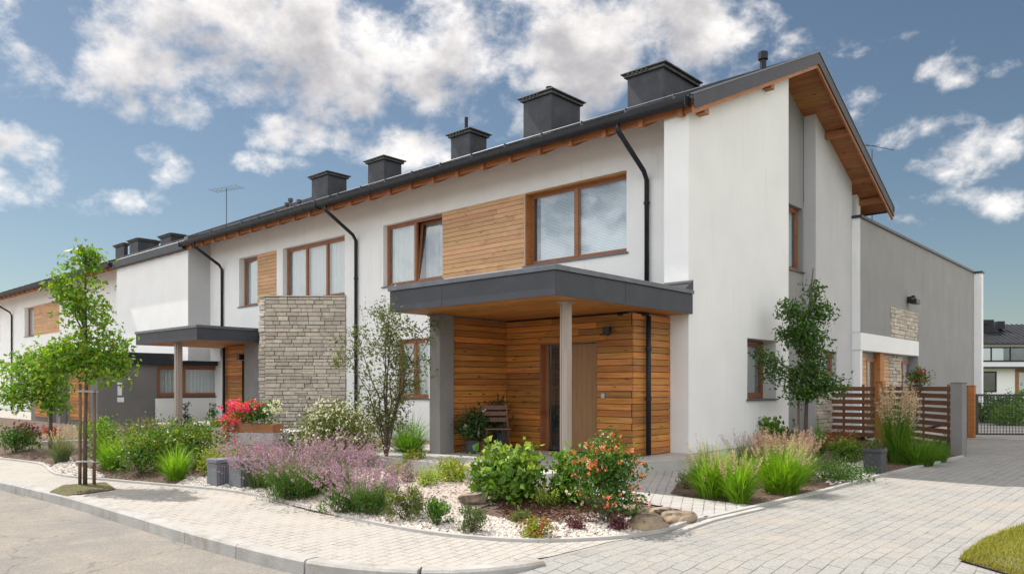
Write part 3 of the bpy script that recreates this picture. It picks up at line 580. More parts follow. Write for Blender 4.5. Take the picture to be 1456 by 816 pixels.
def pxpoly(pts, z=.0): return [gp(p[0], p[1], z) for p in pts]
gz_front = pxpoly([(450,722),(520,739),(600,754),(680,763),(760,767),(850,764),(930,755),(905,740),(840,738),(790,746),(735,747),(680,738),(610,730),(540,715)], .02)
gz_mid = pxpoly([(380,700),(445,718),(560,738),(640,733),(700,722),(690,690),(640,668),(560,655),(500,655),(440,672)], .08)
gz_left = pxpoly([(70,664),(90,674),(130,679),(150,677),(110,664),(100,652)], .02)+pxpoly([(270,691),(320,695),(390,706),(420,695),(340,684),(290,680)][::1], .02)*0
gz_r = pxpoly([(1150,665),(1180,690),(1250,674),(1230,655)], .02)
def pebble_area(name, poly, n, s, m, label, bm=None):
    g = rg(); q = scatter(poly, n, g); z = bedz(q) if poly is not gz_r else np.full(len(q), .016)
    v, f = octa(np.column_stack([q, z+s*.35]), s, g); o = npmesh(name, v, f, m, None, smooth=False); tag(o, label, 'gravel', kind='stuff'); return o
def lift(dz): return lambda P: bedz(P)+dz
sheet('gravel_base', gz_front, .2, lambda P: bedz(P)+.006, MT['pebbase'])
sheet('gravel_base', gz_mid, .2, lambda P: bedz(P)+.010, MT['pebbase'])
sheet('gravel_base', gz_left, .2, lambda P: bedz(P)+.006, MT['pebbase'])
pebble_area('gravel', gz_front, 9500, .016, MT['peb'], 'white gravel strip along the curved front edge of the flower bed')
pebble_area('gravel', gz_mid, 11000, .015, MT['pink'], 'pinkish pebbles on the mound between lavender and porch')
pebble_area('gravel', gz_left, 1800, .018, MT['peb'], 'pale gravel crescent beside the pavement behind the staked tree')
gz_l2 = pxpoly([(245,689),(320,695),(390,706),(425,716),(440,700),(400,690),(340,684),(270,681)], .02)
sheet('gravel_base', gz_l2, .2, lambda P: bedz(P)+.006, MT['pebbase'])
pebble_area('gravel', gz_l2, 3600, .018, MT['peb'], 'pale gravel strip along the pavement around the grey boxes')
pebble_area('gravel', gz_r, 1200, .018, MT['peb'], 'sparse pale stones in the side bed by the black pot')
gm = rg(); q = np.concatenate([scatter(BED[:len(BEDF)+6]+[(-9.5, 8.35), (-12.6,8.35), (-14, 8)], 9000, gm), scatter(pxpoly([(690,700),(720,735),(800,740),(880,735),(905,718),(800,705)], .1), 6000, gm)])
v, f = chips(np.column_stack([q, bedz(q)+.012+.012*gm.random(len(q))]), .042, gm); tag(npmesh('mulch', v, f, MT['mulch']), 'brown bark mulch spread around the shrubs in front of the porch', 'mulch', kind='stuff')
q = scatter(RBED, 7000, gm); v, f = chips(np.column_stack([q, .018+.012*gm.random(len(q))]), .042, gm); tag(npmesh('mulch', v, f, MT['mulch']), 'reddish brown mulch in the bed along the driveway', 'mulch', kind='stuff')

# ------------------------------------------------------------------ houses
YM = 13.45; YE = 12.42; YR = 18.35; YB = 24.28; ZE = 6.76; SL = .448; ZR = ZE+(YR-YE)*SL; YF = 12.6; XG = -7.06; XV = -6.82; FZ = 7.0
def ztop(Y): return ZE+(Y-YE)*SL if Y <= YR else ZR-(Y-YR)*SL
TH = .15
def mapy(plane): return lambda u, d, z: (u, plane+d, z)
def mapx(plane): return lambda u, d, z: (plane-d, u, z)
def wallcells(mb, mp, u0, u1, z0, z1, holes, depth):
    us = sorted({u0, u1, *[h[0] for h in holes], *[h[1] for h in holes]}); zs = sorted({z0, z1, *[h[2] for h in holes], *[h[3] for h in holes]})
    for a, b in zip(us[:-1], us[1:]):
        for c, d in zip(zs[:-1], zs[1:]):
            um, zm = (a+b)/2, (c+d)/2
            if any(h[0] < um < h[1] and h[2] < zm < h[3] for h in holes): continue
            mb.quad(mp(a, 0, c), mp(b, 0, c), mp(b, 0, d), mp(a, 0, d)); mb.quad(mp(a, depth, c), mp(a, depth, d), mp(b, depth, d), mp(b, depth, c))
    for h in holes:
        a, b, c, d = h
        mb.quad(mp(a, 0, c), mp(a, 0, d), mp(a, depth, d), mp(a, depth, c)); mb.quad(mp(b, 0, c), mp(b, depth, c), mp(b, depth, d), mp(b, 0, d))
        mb.quad(mp(a, 0, d), mp(b, 0, d), mp(b, depth, d), mp(a, depth, d)); mb.quad(mp(a, 0, c), mp(a, depth, c), mp(b, depth, c), mp(b, 0, c))
    mb.quad(mp(u0, 0, z0), mp(u0, 0, z1), mp(u0, depth, z1), mp(u0, depth, z0)); mb.quad(mp(u1, 0, z0), mp(u1, depth, z0), mp(u1, depth, z1), mp(u1, 0, z1))
    mb.quad(mp(u0, 0, z1), mp(u1, 0, z1), mp(u1, depth, z1), mp(u0, depth, z1))
def window(h, mp, u0, u1, z0, z1, rec=.16, div=(.5,), dress='curtain', fm=None, sill=True, label=None, fw=.055, tilt=None, sillm=None, d2=.7):
    fm = fm or MT['frame']; mb = MB(); g = .004; a, b, c, d = u0+g, u1-g, z0+g, z1-g
    mb.box(a, b, rec, rec+.07, c, c+fw, mp); mb.box(a, b, rec, rec+.07, d-fw, d, mp)
    mb.box(a, a+fw, rec, rec+.07, c+fw, d-fw, mp); mb.box(b-fw, b, rec, rec+.07, c+fw, d-fw, mp)
    cuts = [a+fw/2] + [a+(b-a)*q for q in div] + [b-fw/2]
    for q in cuts[1:-1]: mb.box(q-fw*.6, q+fw*.6, rec-.006, rec+.07, c+fw, d-fw, mp)
    for i, (p, q) in enumerate(zip(cuts[:-1], cuts[1:])):
        if tilt == i: continue
        w = fw*.5; p2, q2, c2, d2_ = p+w, q-w, c+fw, d-fw; s = .035
        mb.box(p2, p2+s, rec+.012, rec+.055, c2, d2_, mp); mb.box(q2-s, q2, rec+.012, rec+.055, c2, d2_, mp)
        mb.box(p2+s, q2-s, rec+.012, rec+.055, c2, c2+s, mp); mb.box(p2+s, q2-s, rec+.012, rec+.055, d2_-s, d2_, mp)
    o = mb.build('window', fm, h, bevel=.004)
    if label: o['label'] = label
    for i, (p, q) in enumerate(zip(cuts[:-1], cuts[1:])):
        pb = MB()
        if tilt == i:                        # an inward-tilted sash
            k = .16; w = fw*.5; F = lambda u, dd, z: mp(u, dd+rec+.02+k*((z-c)/(d-c)), z)
            sb = MB()
            for (x0_, x1_, y0_, y1_) in ((p+w, p+w+.05, c+fw, d-fw), (q-w-.05, q-w, c+fw, d-fw), (p+w+.05, q-w-.05, c+fw, c+fw+.05), (p+w+.05, q-w-.05, d-fw-.05, d-fw)): sb.box(x0_, x1_, 0, .05, y0_, y1_, F)
            sb.build('sash', fm, o); pb.box(p+w+.05, q-w-.05, .02, .026, c+fw+.05, d-fw-.05, F)
        else: pb.box(p+.02, q-.02, rec+.03, rec+.036, c+fw*.6, d-fw*.6, mp)
        pb.build('pane', MT['glass'], o)
        if dress == 'blind':
            bb = MB(); z = c+fw+.03; lo = p+.05+(.16 if i == 0 else 0)
            while z < d-fw-.02: bb.box(lo, q-.05, rec+.11, rec+.135, z, z+.026, lambda u, dd, zz, z=z: mp(u, dd+(zz-z)*.45, zz)); z += .034
            bb.build('blind', MT['blind'], o)
        elif dress in ('curtain', 'sides', 'net'):
            cb = MB(); n_ = max(10, int((q-p)/.03)); amp = .022
            rng_ = [(p+.03, q-.03)] if dress != 'sides' else [(p+.03, p+(q-p)*.45)]
            for (s0, s1) in rng_:
                pr = [(s0+(s1-s0)*j/n_, rec+.14+amp*math.sin(j*1.35)+amp*.5*math.sin(j*.61)) for j in range(n_+1)]
                if tilt == i: pr = [(u_, v_+.22) for u_, v_ in pr]
                for (A_, B_) in zip(pr[:-1], pr[1:]): cb.quad(mp(A_[0], A_[1], c+fw), mp(B_[0], B_[1], c+fw), mp(B_[0], B_[1], d-fw*.5), mp(A_[0], A_[1], d-fw*.5))
            cb.build('curtain', MT['curt'], o, smooth=True)
    ib = MB(); e0 = rec+.07; ib.quad(mp(a, d2, c), mp(b, d2, c), mp(b, d2, d), mp(a, d2, d))
    for (P0, P1) in (((a, c), (a, d)), ((b, c), (b, d)), ((a, c), (b, c)), ((a, d), (b, d))): ib.quad(mp(P0[0], e0, P0[1]), mp(P1[0], e0, P1[1]), mp(P1[0], d2, P1[1]), mp(P0[0], d2, P0[1]))
    ib.build('interior', MT['room'], o)
    if sill:
        sb = MB(); sb.box(u0-.05, u1+.05, -.05, rec-.002, z0-.03, z0+.003, mp); sb.build('sill', sillm or MT['cap'], o, bevel=.004)
    return o
def planks(h, mp, u0, u1, z0, z1, holes=(), m='wood', rh=.125, dep=.03, d0=0.0, name='cladding', parent=None, back=True, seed=1, L0=(1.1, 2.6)):
    r = random.Random(seed); mb = MB(); n_ = max(1, round((z1-z0)/rh)); rr = (z1-z0)/n_
    for i in range(n_):
        a, b = z0+i*rr+.005, z0+(i+1)*rr-.005; segs = [(u0, u1)]
        for hh in holes:
            if hh[2] < (a+b)/2 < hh[3]:
                segs = [s for (p, q) in segs for s in ((p, min(q, hh[0])), (max(p, hh[1]), q)) if s[1]-s[0] > .01]
        for (p, q) in segs:
            x = p
            while x < q-.01:
                e = min(q, x+r.uniform(*L0)); e = q if q-e < .25 else e
                jd = r.uniform(-.003, .003); mb.box(x+.001, e-.0015, d0+jd, d0+dep, a, b, mp); x = e
    o = mb.build(name, MT[m], h, bevel=.002)
    if back:
        bb = MB(); wallcells(bb, lambda u, d, z: mp(u, d+d0+dep+.002, z), u0+.002, u1-.002, z0+.002, z1-.002, list(holes), .02); bb.build('batten', MT['dark'], o)
    return o
def pipe(h, pts, r=.045, name='downspout', br=()):
    mb = MB(); mb.tube(pts, r, 12); 
    o = mb.build(name, MT['gut'], h, smooth=True)
    for z in br: b = MB(); x, y = pts[-1][0], pts[-1][1]; b.tube([(x, y, z), (x, y, z+.05)], r*1.25, 12); b.build('bracket', MT['gut'], o)
    return o
def roofing(h, x0, x1, gutter=None, seams=True, raft=True, verge=False):
    mb = MB(); prof = [(YE, ZE), (YR, ZR), (YB, ztop(YB)), (YB, ztop(YB)-.06), (YR, ZR-.07), (YE, ZE-.06)]; mb.prismx(prof, x0, x1)
    x = x0+.3
    while x < x1-.1:
        mb.add([(x+dx, y, z) for dx in (-.012, .012) for y, z in ((YE, ZE+.002), (YE, ZE+.035), (YR, ZR+.035), (YR, ZR+.002))], [(0,1,2,3),(7,6,5,4),(1,5,6,2),(0,4,5,1)]); x += .55
    mb.prismx([(YR-.15, ZR-.045), (YR-.15, ZR-.02), (YR, ZR+.055), (YR+.15, ZR-.02), (YR+.15, ZR-.045), (YR, ZR+.02)], x0, x1)
    rf = mb.build('roof', MT['roof'], h)
    # snow guard rail
    if seams:
        sb = MB(); yy = YE+.35
        sb.tube([(x0+.05, yy, ztop(yy)+.10), (x1-.05, yy, ztop(yy)+.10)], .014, 6)
        x = x0+.4
        while x < x1-.2: sb.box(x-.008, x+.008, yy-.06, yy+.02, ztop(yy)-.02, ztop(yy)+.11); x += 1.1
        sb.build('snow_guard', MT['cap'], rf)
    sb = MB(); nb = 7
    for i in range(nb):
        a = YE+.02+(YM-YE-.02)*i/nb; b = YE+.02+(YM-YE-.02)*(i+1)/nb-.008
        sb.prismx([(a, ztop(a)-.085), (b, ztop(b)-.085), (b, ztop(b)-.065), (a, ztop(a)-.065)], x0, x1)
    sb.build('soffit', MT['beam'], rf)
    if raft:
        b = MB(); b.box(x0, x1, YE+.10, YE+.125, ZE-.25, ZE-.06); b.build('eave_board', MT['beam'], rf)
        x = x0+.5
        while x < x1-.2:
            b = MB(); b.prismx([(YE+.045, ztop(YE)-.085), (YE+.045, ztop(YE)-.31), (YE+.2, ztop(YE+.2)-.36), (YM+.1, ztop(YM+.1)-.30), (YM+.1, ztop(YM+.1)-.085)], x-.05, x+.05); b.build('rafter', MT['beam'], rf, bevel=.004); x += .86
    if gutter:
        a, b = gutter; mb = MB(); n_ = 9; pr = [(YE-.08+.085*math.cos(math.pi+math.pi*j/n_), ZE-.085+.095*math.sin(math.pi+math.pi*j/n_)) for j in range(n_+1)]
        pr = [(YE-.17, ZE-.03)]+pr+[(YE+.01, ZE-.03), (YE-.01, ZE-.03)]+[(YE-.08+.07*math.cos(2*math.pi-math.pi*j/n_), ZE-.08+.08*math.sin(2*math.pi-math.pi*j/n_)) for j in range(n_+1)]
        mb.prismx(pr, a, b); mb.box(a, b, YE-.012, YE+.02, ZE-.15, ZE-.062); 
        mb.box(b, b+.02, YE-.18, YE+.02, ZE-.2, ZE-.02); mb.box(a-.02, a, YE-.18, YE+.02, ZE-.2, ZE-.02)
        x = a+.6
        while x < b: mb.prismx([(YE-.08+.092*math.cos(math.pi+math.pi*j/n_), ZE-.082+.103*math.sin(math.pi+math.pi*j/n_)) for j in range(n_+1)], x, x+.035); x += .95
        g_ = mb.build('gutter', MT['gut'], h)
        fb = MB(); fb.box(a, b, YE-.02, YE+.05, ZE+.003, ZE+.02); fb.build('eave_flashing', MT['cap'], g_)
    return rf
def chimney(h, px0, pxc, px1, pytop, Y, capo=.06, pipe_=None, extra=None, label=None):
    """front face px0..pxc, side pxc..px1"""
    X1 = xat(pxc, Y); X0 = xat(px0, Y); Y1 = yat(px1, X1); zt = zat(pytop, X1, Y)
    mb = MB(); mb.box(X0, X1, Y, Y1, ztop(Y)-.1, zt-.12); 
    if extra: mb.box(X0-extra, X0+.01, Y+.25, Y1-.1, ztop(Y)-.1, zt-.02)
    o = mb.build('chimney', MT['chim'], h, bevel=.012)
    if label: o['label'] = label
    cb = MB(); cb.box(X0-capo, X1+capo, Y-capo, Y1+capo, zt-.12, zt-.06); cb.box(X0-capo-.06, X1+capo+.06, Y-capo-.05, Y1+capo+.05, zt-.05, zt-.02)
    cb.box(X0+.05, X1-.05, Y+.05, Y1-.05, zt-.02, zt+.03)
    for k in range(5): cb.box(X0-capo+.1+k*.12, X0-capo+.16+k*.12, Y-capo-.03, Y-capo+.02, zt-.09, zt-.045)
    cb.build('cap', MT['ccap'], o, bevel=.006)
    if pipe_:
        pb = MB(); x = X0+(X1-X0)*pipe_[0]; yy = Y+.2; pb.tube([(x, yy, zt-.05), (x, yy, zt+pipe_[1])], pipe_[2], 10)
        if len(pipe_) > 3: pb.tube([(x, yy, zt+pipe_[1]-.06), (x, yy, zt+pipe_[1]+.05)], pipe_[2]*1.5, 10)
        pb.build('flue', MT['gut'], o)
    return o
def canopy(h, x0, x1, y0, y1, z0, z1, joint):
    mb = MB(); mb.box(x0+.02, x1-.02, y0+.02, y1, z0+.02, z1-.03)
    o = mb.build('canopy', MT['dark'], h)
    fb = MB(); zb = z1-.085
    xs = [x0]+[x0+(x1-x0)*q for q in joint]+[x1]
    for a, b in zip(xs[:-1], xs[1:]): fb.box(a+(.003 if a > x0 else 0), b-(.003 if b < x1 else 0), y0, y0+.018, z0, zb)
    ys = [y0+.0185, y0+(y1-y0)*.45, y1]
    for a, b in zip(ys[:-1], ys[1:]): fb.box(x1-.018, x1, a+.003, b-.003, z0, zb); fb.box(x0, x0+.018, a+.003, b-.003, z0, zb)
    fb.build('fascia', MT['metal2'], o, bevel=.002)
    cb = MB(); cb.box(x0-.03, x1+.03, y0-.03, y1, zb+.004, z1-.012); cb.box(x0-.02, x1+.02, y0-.02, y1-.01, z1-.012, z1)
    cb.build('cap_flashing', MT['cap'], o, bevel=.004)
    sb = MB(); y = y0+.02
    while y < y1-.02: sb.box(x0+.02, x1-.02, y, min(y+.115, y1), z0+.002, z0+.018); y += .12
    sb.build('soffit', MT['soff'], o, bevel=.002)
    return o

# ---- unit one: the end house with the big porch
H1 = thing('row_house', (-12.9, 18.0, 0), 'white end-of-row house with big timber-lined corner porch and gable end', 'house', 'houses of the terrace')
XP1 = -18.85
w3 = (-11.88, -9.0, 4.29, 6.02); w2 = (-17.25, -14.76, 4.27, 6.02); wl1 = (-16.7, -15.3, 1.12, 2.75)
mb = MB(); wallcells(mb, mapy(YM), XP1, -7.5, .0, 7.12, [w3, w2, wl1, (-14.755, -11.885, 4.27, 6.02), (-10.3, -7.8, .2, 2.6)], .35)
rwb = MB(); rwb.prismx([(YB-1, 0), (YB-1, ztop(YB-1)-.1), (YB-.7, ztop(YB-.7)-.1), (YB-.7, 0)], XP1, XG-.45); rwb.build('rear_wall', MT['white'], H1)
# gable end: near wall, recess panel, right wall
gw = (15.05, 16.5, 1.18, 2.47)
wallcells(mb, mapx(XG), YF, 17.2, .2, 6.6, [gw], .4)
zr = lambda y: ztop(y)-.10
mb.prismx([(YF, 6.601), (17.2, 6.601), (17.2, zr(17.2)), (YF, max(6.62, zr(YF)))], XG-.5, XG)
mb.box(-7.58, XG-.401, YF, YF+.3, .2, 6.6); mb.box(-7.60, XG-.01, 17.17, 17.2, .2, 6.6)
mb.build('wall', MT['white'], H1)
mb = MB(); rw = (18.55, 19.9, 4.45, 6.12); wallcells(mb, mapx(-7.8), 17.2, 19.98, .0, 6.6, [rw], .3); mb.prismx([(17.2, 6.601), (19.98, 6.601), (19.98, zr(19.98)), (YR, zr(YR)), (17.2, zr(17.2))], -8.1, -7.8)
mb.build('recessed_wall', MT['grey'], H1)
mb = MB(); sw = (20.6, 21.5, 1.75, 2.4); wallcells(mb, mapx(-7.48), 19.98, 22.75, .0, 6.2, [sw], .3); mb.prismx([(19.98, 6.201), (22.75, 6.201), (22.75, zr(22.75)), (19.98, zr(19.98))], -7.79, -7.48); mb.box(-7.8, -7.781, 19.98, 22.7, 0, 6.2)
mb.build('rear_gable_wall', MT['lgrey'], H1)
pb = MB(); pb.box(-7.55, XG+.0, YF+.03, 17.18, -.1, .198); pb.build('plinth', MT['conc'], H1)
window(H1, mapx(XG), *gw, rec=.3, div=(), dress='curtain', fw=.1, label='narrow ground floor window in the gable end')
window(H1, mapx(-7.8), *rw, rec=.12, div=(), dress='curtain', label='tall upper window in the grey recess', fw=.08)
window(H1, mapx(-7.48), *sw, rec=.12, div=(), dress='curtain', label='small window half hidden by the tree', fw=.08)
window(H1, mapy(YM), *w3, rec=.18, div=(.49,), dress='blind', fw=.085, label='wide upper window with white blinds')
b = MB(); b.box(-11.87, -11.84, .005, .18, 4.3, 6.01, mapy(YM)); b.box(-11.84, -9.01, .005, .18, 5.98, 6.01, mapy(YM)); b.build('reveal_lining', MT['soff'], H1)
window(H1, mapy(YM), *w2, rec=.14, div=(.5,), dress='net', fw=.07, tilt=1, label='upper window with one sash tilted inward')
window(H1, mapy(YM), *wl1, rec=.12, div=(.5,), dress='curtain', fw=.08, label='ground floor window behind the small tree')
planks(H1, mapy(YM), -14.755, -11.885, 4.27, 6.02, m='wpale', rh=.118, d0=.0, seed=3)
roofing(H1, XP1, XV, gutter=(XP1, -6.95))
# verge: metal fascia over timber barge board, both slopes, and purlins
for (ya, yb, nm) in ((YE-.05, YR, 0), (YR, YB+.05, 1)):
    t_ = lambda y: ZE+(y-YE)*SL if nm == 0 else ZR-(y-YR)*SL
    b = MB(); b.prismx([(ya, t_(ya)+.03), (yb, t_(yb)+.03), (yb, t_(yb)-.24), (ya, t_(ya)-.24)], XV, XV+.03); b.build('verge_fascia', MT['metal2'], H1)
    b = MB(); b.prismx([(ya+.02, t_(ya)-.2), (yb, t_(yb)-.2), (yb, t_(yb)-.33), (ya+.02, t_(ya)-.33)], XV-.05, XV-.002); b.build('barge_board', MT['beam'], H1)
b = MB(); b.prismx([(YE-.05, ZE+.032), (YR, ZR+.06), (YB+.05, ztop(YB)+.032), (YB+.05, ztop(YB)+.005), (YR, ZR+.032), (YE-.05, ZE+.005)], XV-.06, XV+.045); b.build('verge_cap', MT['cap'], H1)
for Y in (12.95, 15.9, 18.2, 20.7, 23.55):
    b = MB(); zz = ztop(Y)-(.13 if Y > 17 else .26); b.box(-7.75 if Y > 18 else XG-.1, XV-.052, Y-.09, Y+.09, zz-.17, zz); b.build('purlin', MT['beam'], H1, bevel=.006)
b = MB(); nb = 52
for i in range(nb):
    a = YE+.05+(YB-YE-.1)*i/nb; c = YE+.05+(YB-YE-.1)*(i+1)/nb-.006
    b.prismx([(a, ztop(a)-.125), (c, ztop(c)-.125), (c, ztop(c)-.095), (a, ztop(a)-.095)], -7.95, XV-.06)
b.build('verge_soffit', MT['beam'], H1)
b = MB(); b.tube([(XV+.04, YB+.02, ztop(YB)-.06), (-12, YB+.02, ztop(YB)-.06)], .07, 10); b.build('gutter', MT['gut'], H1)
# chimneys
chimney(H1, 892, 943, 990, 88, 14.4, extra=.0, label='broad double chimney nearest the gable')
chimney(H1, 744, 784, 825, 126, 14.6, pipe_=(.75, .10, .06, 1))
chimney(H1, 641, 668, 692, 182, 14.6, pipe_=(.55, .42, .05))
chimney(H1, 523, 546, 571, 221, 14.6)
X, Y = xat(1085, 16.6), 16.6; b = MB(); b.tube([(X, Y, ztop(Y)-.05), (X, Y, ztop(Y)+.38)], .07, 12); b.tube([(X, Y, ztop(Y)+.26), (X, Y, ztop(Y)+.42)], .11, 12); b.build('vent_pipe', MT['gut'], H1)
pipe(H1, [(-8.46, YE-.08, ZE-.16), (-8.46, YE-.08, ZE-.30), (-8.46, YM-.18, 5.86), (-8.46, YM-.07, 5.70), (-8.46, YM-.07, 3.2)], .05, br=(5.2,))
pipe(H1, [(-18.46, YE-.08, ZE-.16), (-18.46, YE-.08, ZE-.30), (-18.46, YM-.18, 5.9), (-18.46, YM-.07, 5.74), (-18.46, YM-.07, .1)], .05, br=(4.6, 2.2))
# porch
YD = 11.35; XL = -10.56; XR = -7.48; CZ = 2.79
dr = (-9.62, -8.24, SLAB, 2.31)
planks(H1, mapy(YD), XL, XR, SLAB+.01, CZ-.03, holes=[dr], m='wood', rh=.118, dep=.035, seed=5)
planks(H1, mapx(XR+.036), YD+.0, YF, SLAB+.01, CZ-.03, m='wood', rh=.118, dep=.033, seed=6)
planks(H1, mapx(XL+.036), 9.82, YD-.002, SLAB+.01, CZ-.03, m='wood', rh=.118, dep=.033, seed=7)
mb = MB(); mb.box(XL-.18, XL-.025, 9.8, YM, SLAB, CZ-.01); mb.build('porch_wall', MT['lgrey'], H1)
mb = MB(); mb.box(XR-.22, XR-.03, YD+.08, YM, SLAB, CZ-.01)
mb.build('porch_wall', MT['lgrey'], H1)
mb = MB(); wallcells(mb, mapy(YD+.058), XL, XR-.22, SLAB, CZ-.01, [dr], .2); mb.build('porch_lining', MT['dark'], H1)
# door
db = MB(); mp_ = mapy(YD)
db.box(dr[0], dr[0]+.03, .0, .25, SLAB, 2.3, mp_); db.box(dr[1]-.03, dr[1], .0, .25, SLAB, 2.3, mp_); db.box(dr[0]+.03, dr[1]-.03, 0, .25, 2.27, 2.3, mp_)
db.box(dr[0]+.03, dr[0]+.10, .13, .2, SLAB, 2.27, mp_); db.box(dr[0]+.38, dr[0]+.45, .13, .2, SLAB, 2.27, mp_)
do = db.build('door', MT['frame'], H1, bevel=.004)
b = MB(); x = dr[0]+.45
while x < dr[1]-.04: e = min(x+.118, dr[1]-.035); b.box(x, e-.006, .15, .2, SLAB+.012, 2.265, mp_); x += .118
b.box(dr[0]+.452, dr[1]-.036, .156, .19, SLAB+.012, 2.265, mp_)
b.build('door_leaf', MT['door'], do, bevel=.003)
b = MB(); b.box(dr[0]+.10, dr[0]+.38, .16, .17, SLAB+.02, 2.26, mp_); b.build('pane', MT['glass'], do)
b = MB(); b.box(dr[0]+.1, dr[0]+.38, .23, .24, SLAB+.02, 2.26, mp_); b.box(dr[0]+.2, dr[0]+.23, .175, .2, SLAB+.5, 2.1, mp_); b.build('backing', MT['dark'], do)
b = MB(); b.tube([mp_(dr[0]+.56, .145, 1.0), mp_(dr[0]+.56, .09, 1.0), mp_(dr[0]+.56, .09, 1.55), mp_(dr[0]+.56, .145, 1.55)], .014, 8); b.build('handle', MT['steel'], do)
canopy(H1, -10.8, -6.97, 8.57, YF, CZ, 3.24, (.36,))
b = MB(); b.box(-7.58, -6.97, YF-.16, YF-.002, 3.243, 3.36); b.prismx([(YF-.02, 3.42), (YF-.3, 3.245), (YF-.02, 3.245)], -7.56, -6.95); b.build('wall_flashing', MT['metal'], H1); b = MB(); b.box(-8.38, -8.2, YM-.12, YM-.003, 3.1, 3.45); b.build('pipe_box', MT['metal'], H1)
b = MB(); b.box(-10.72, -10.43, 9.44, 9.8, SLAB, CZ+.001); b.build('column', MT['col'], H1, bevel=.01)['label'] = 'thick grey rendered column'
cx, cy = -7.43, 9.40
b = MB(); b.box(cx-.04, cx+.04, cy-.06, cy+.06, SLAB, CZ); b.box(cx-.065, cx-.042, cy-.07, cy+.07, SLAB, CZ); b.box(cx+.042, cx+.065, cy-.07, cy+.07, SLAB, CZ)
b.box(cx-.11, cx+.11, cy-.11, cy+.11, CZ-.02, CZ+.001); b.box(cx-.11, cx+.11, cy-.11, cy+.11, SLAB, SLAB+.012); b.build('column', MT['post'], H1, bevel=.004)['label'] = 'slim steel and timber post'
pipe(H1, [(-7.37, 11.72, 2.72), (-7.37, 11.72, SLAB+.02)], .045, br=(2.1, 1.2))
b = MB(); b.tube([(-7.37, 11.72, 2.75), (-7.75, 11.3, 2.75)], .03, 8); b.build('pipe_arm', MT['gut'], H1)
b = MB(); b.box(-8.02, -7.96, .0-.02, .0, 2.38, 2.50, mp_); b.tube([mp_(-7.99, -.02, 2.44), mp_(-7.99, -.09, 2.44)], .015, 8); b.box(-8.0, -7.87, -.17, -.07, 2.40, 2.53, mp_); b.box(-8.1, -8.0, -.13, -.1, 2.38, 2.41, mp_)
b.build('wall_lamp', MT['lamp'], H1, bevel=.006)
b = MB(); b.box(-8.14, -8.06, -.025, 0, 1.24, 1.33, mp_); b.tube([mp_(-8.10, -.03, 1.29), mp_(-8.10, -.024, 1.29)], .02, 10); b.build('doorbell', MT['steel'], H1, bevel=.005)
# stone plinth on the rear gable wall
def stones(mp, u0, u1, z0, z1, seed, rh=(.085, .14), ln=(.18, .5), dep=.045):
    r = random.Random(seed); mb = MB(); z = z0
    while z < z1-.02:
        hh = min(r.uniform(*rh), z1-z); u = u0-r.uniform(0, .02)
        while u < u1-.01:
            l_ = min(r.uniform(*ln), u1-u); l_ = (u1-u) if u1-u-l_ < .1 else l_
            if r.random() < .15 and hh > .13:
                for q in (0, 1): mb.box(u+.004, u+l_-.004, -r.uniform(.02, dep), .03, z+.004+q*hh/2, z+hh*(q+1)/2-.004, mp)
            else: mb.box(u+.006, u+l_-.006, -r.uniform(.012, dep*1.5), .03, z+r.uniform(.004,.012), z+hh-.006, mp)
            u += l_
        z += hh
    return mb
stones(mapx(-7.47), 20.0, 21.0, .05, 1.25, 4, dep=.05).build('stone_plinth', MT['stone'], H1, bevel=.008)

# ---- unit two
H2 = thing('row_house', (-23.3, 18.0, 0), 'white middle house with angled pale stone wall beside its dark canopy', 'house', 'houses of the terrace')
XP2 = -27.75
t1 = (-22.62, -19.12, 4.2, 6.02); t2 = (-25.55, -24.27, 4.28, 6.02)
mb = MB(); wallcells(mb, mapy(YM), XP2, XP1-.004, 2.95, 7.12, [t1, t2, (-24.265, -23.0, 4.28, 6.02)], .35)
mb.box(-24.1, XP1-.004, YM, YM+.3, 0, 2.945); mb.box(XP2-1.5, -24.05, 14.4, 14.6, 0, 2.95); mb.box(XP2, -24.1, YM, 14.6, 2.9, 2.948)
rwb = MB(); rwb.prismx([(YB-1, 0), (YB-1, ztop(YB-1)-.1), (YB-.7, ztop(YB-.7)-.1), (YB-.7, 0)], XP2, XP1-.01); rwb.build('rear_wall', MT['white'], H2)
mb.build('wall', MT['white'], H2)
window(H2, mapy(YM), *t1, rec=.16, div=(.34, .67), dress='net', fw=.08, label='wide three-part upper window above the stone wall')
window(H2, mapy(YM), *t2, rec=.2, div=(), dress='net', fw=.07, label='narrow upper window by the timber panel')
planks(H2, mapy(YM), -24.265, -23.0, 4.28, 6.02, m='wpale', rh=.12, seed=9, L0=(.7, 1.3))
roofing(H2, XP2, XP1-.004, gutter=(XP2, XP1-.01))
chimney(H2, 443, 466, 493, 243, 14.6)
b = MB()
for px, hgt in ((413, .34), (425, .2), (408, .22)): X = xat(px, 14.6); b.tube([(X, 14.6, ztop(14.6)), (X, 14.6, ztop(14.6)+hgt)], .05, 8); b.tube([(X, 14.6, ztop(14.6)+hgt-.05), (X, 14.6, ztop(14.6)+hgt+.06)], .09, 8)
b.build('vent_pipe', MT['ccap'], H2)
pipe(H2, [(-26.7, YE-.08, ZE-.16), (-26.7, YE-.08, ZE-.30), (-26.7, YM-.18, 5.9), (-26.7, YM-.07, 5.74), (-26.7, YM-.07, 2.95)], .05)
canopy(H2, -25.7, -21.35, 9.95, YM, CZ, 3.22, (.4,))
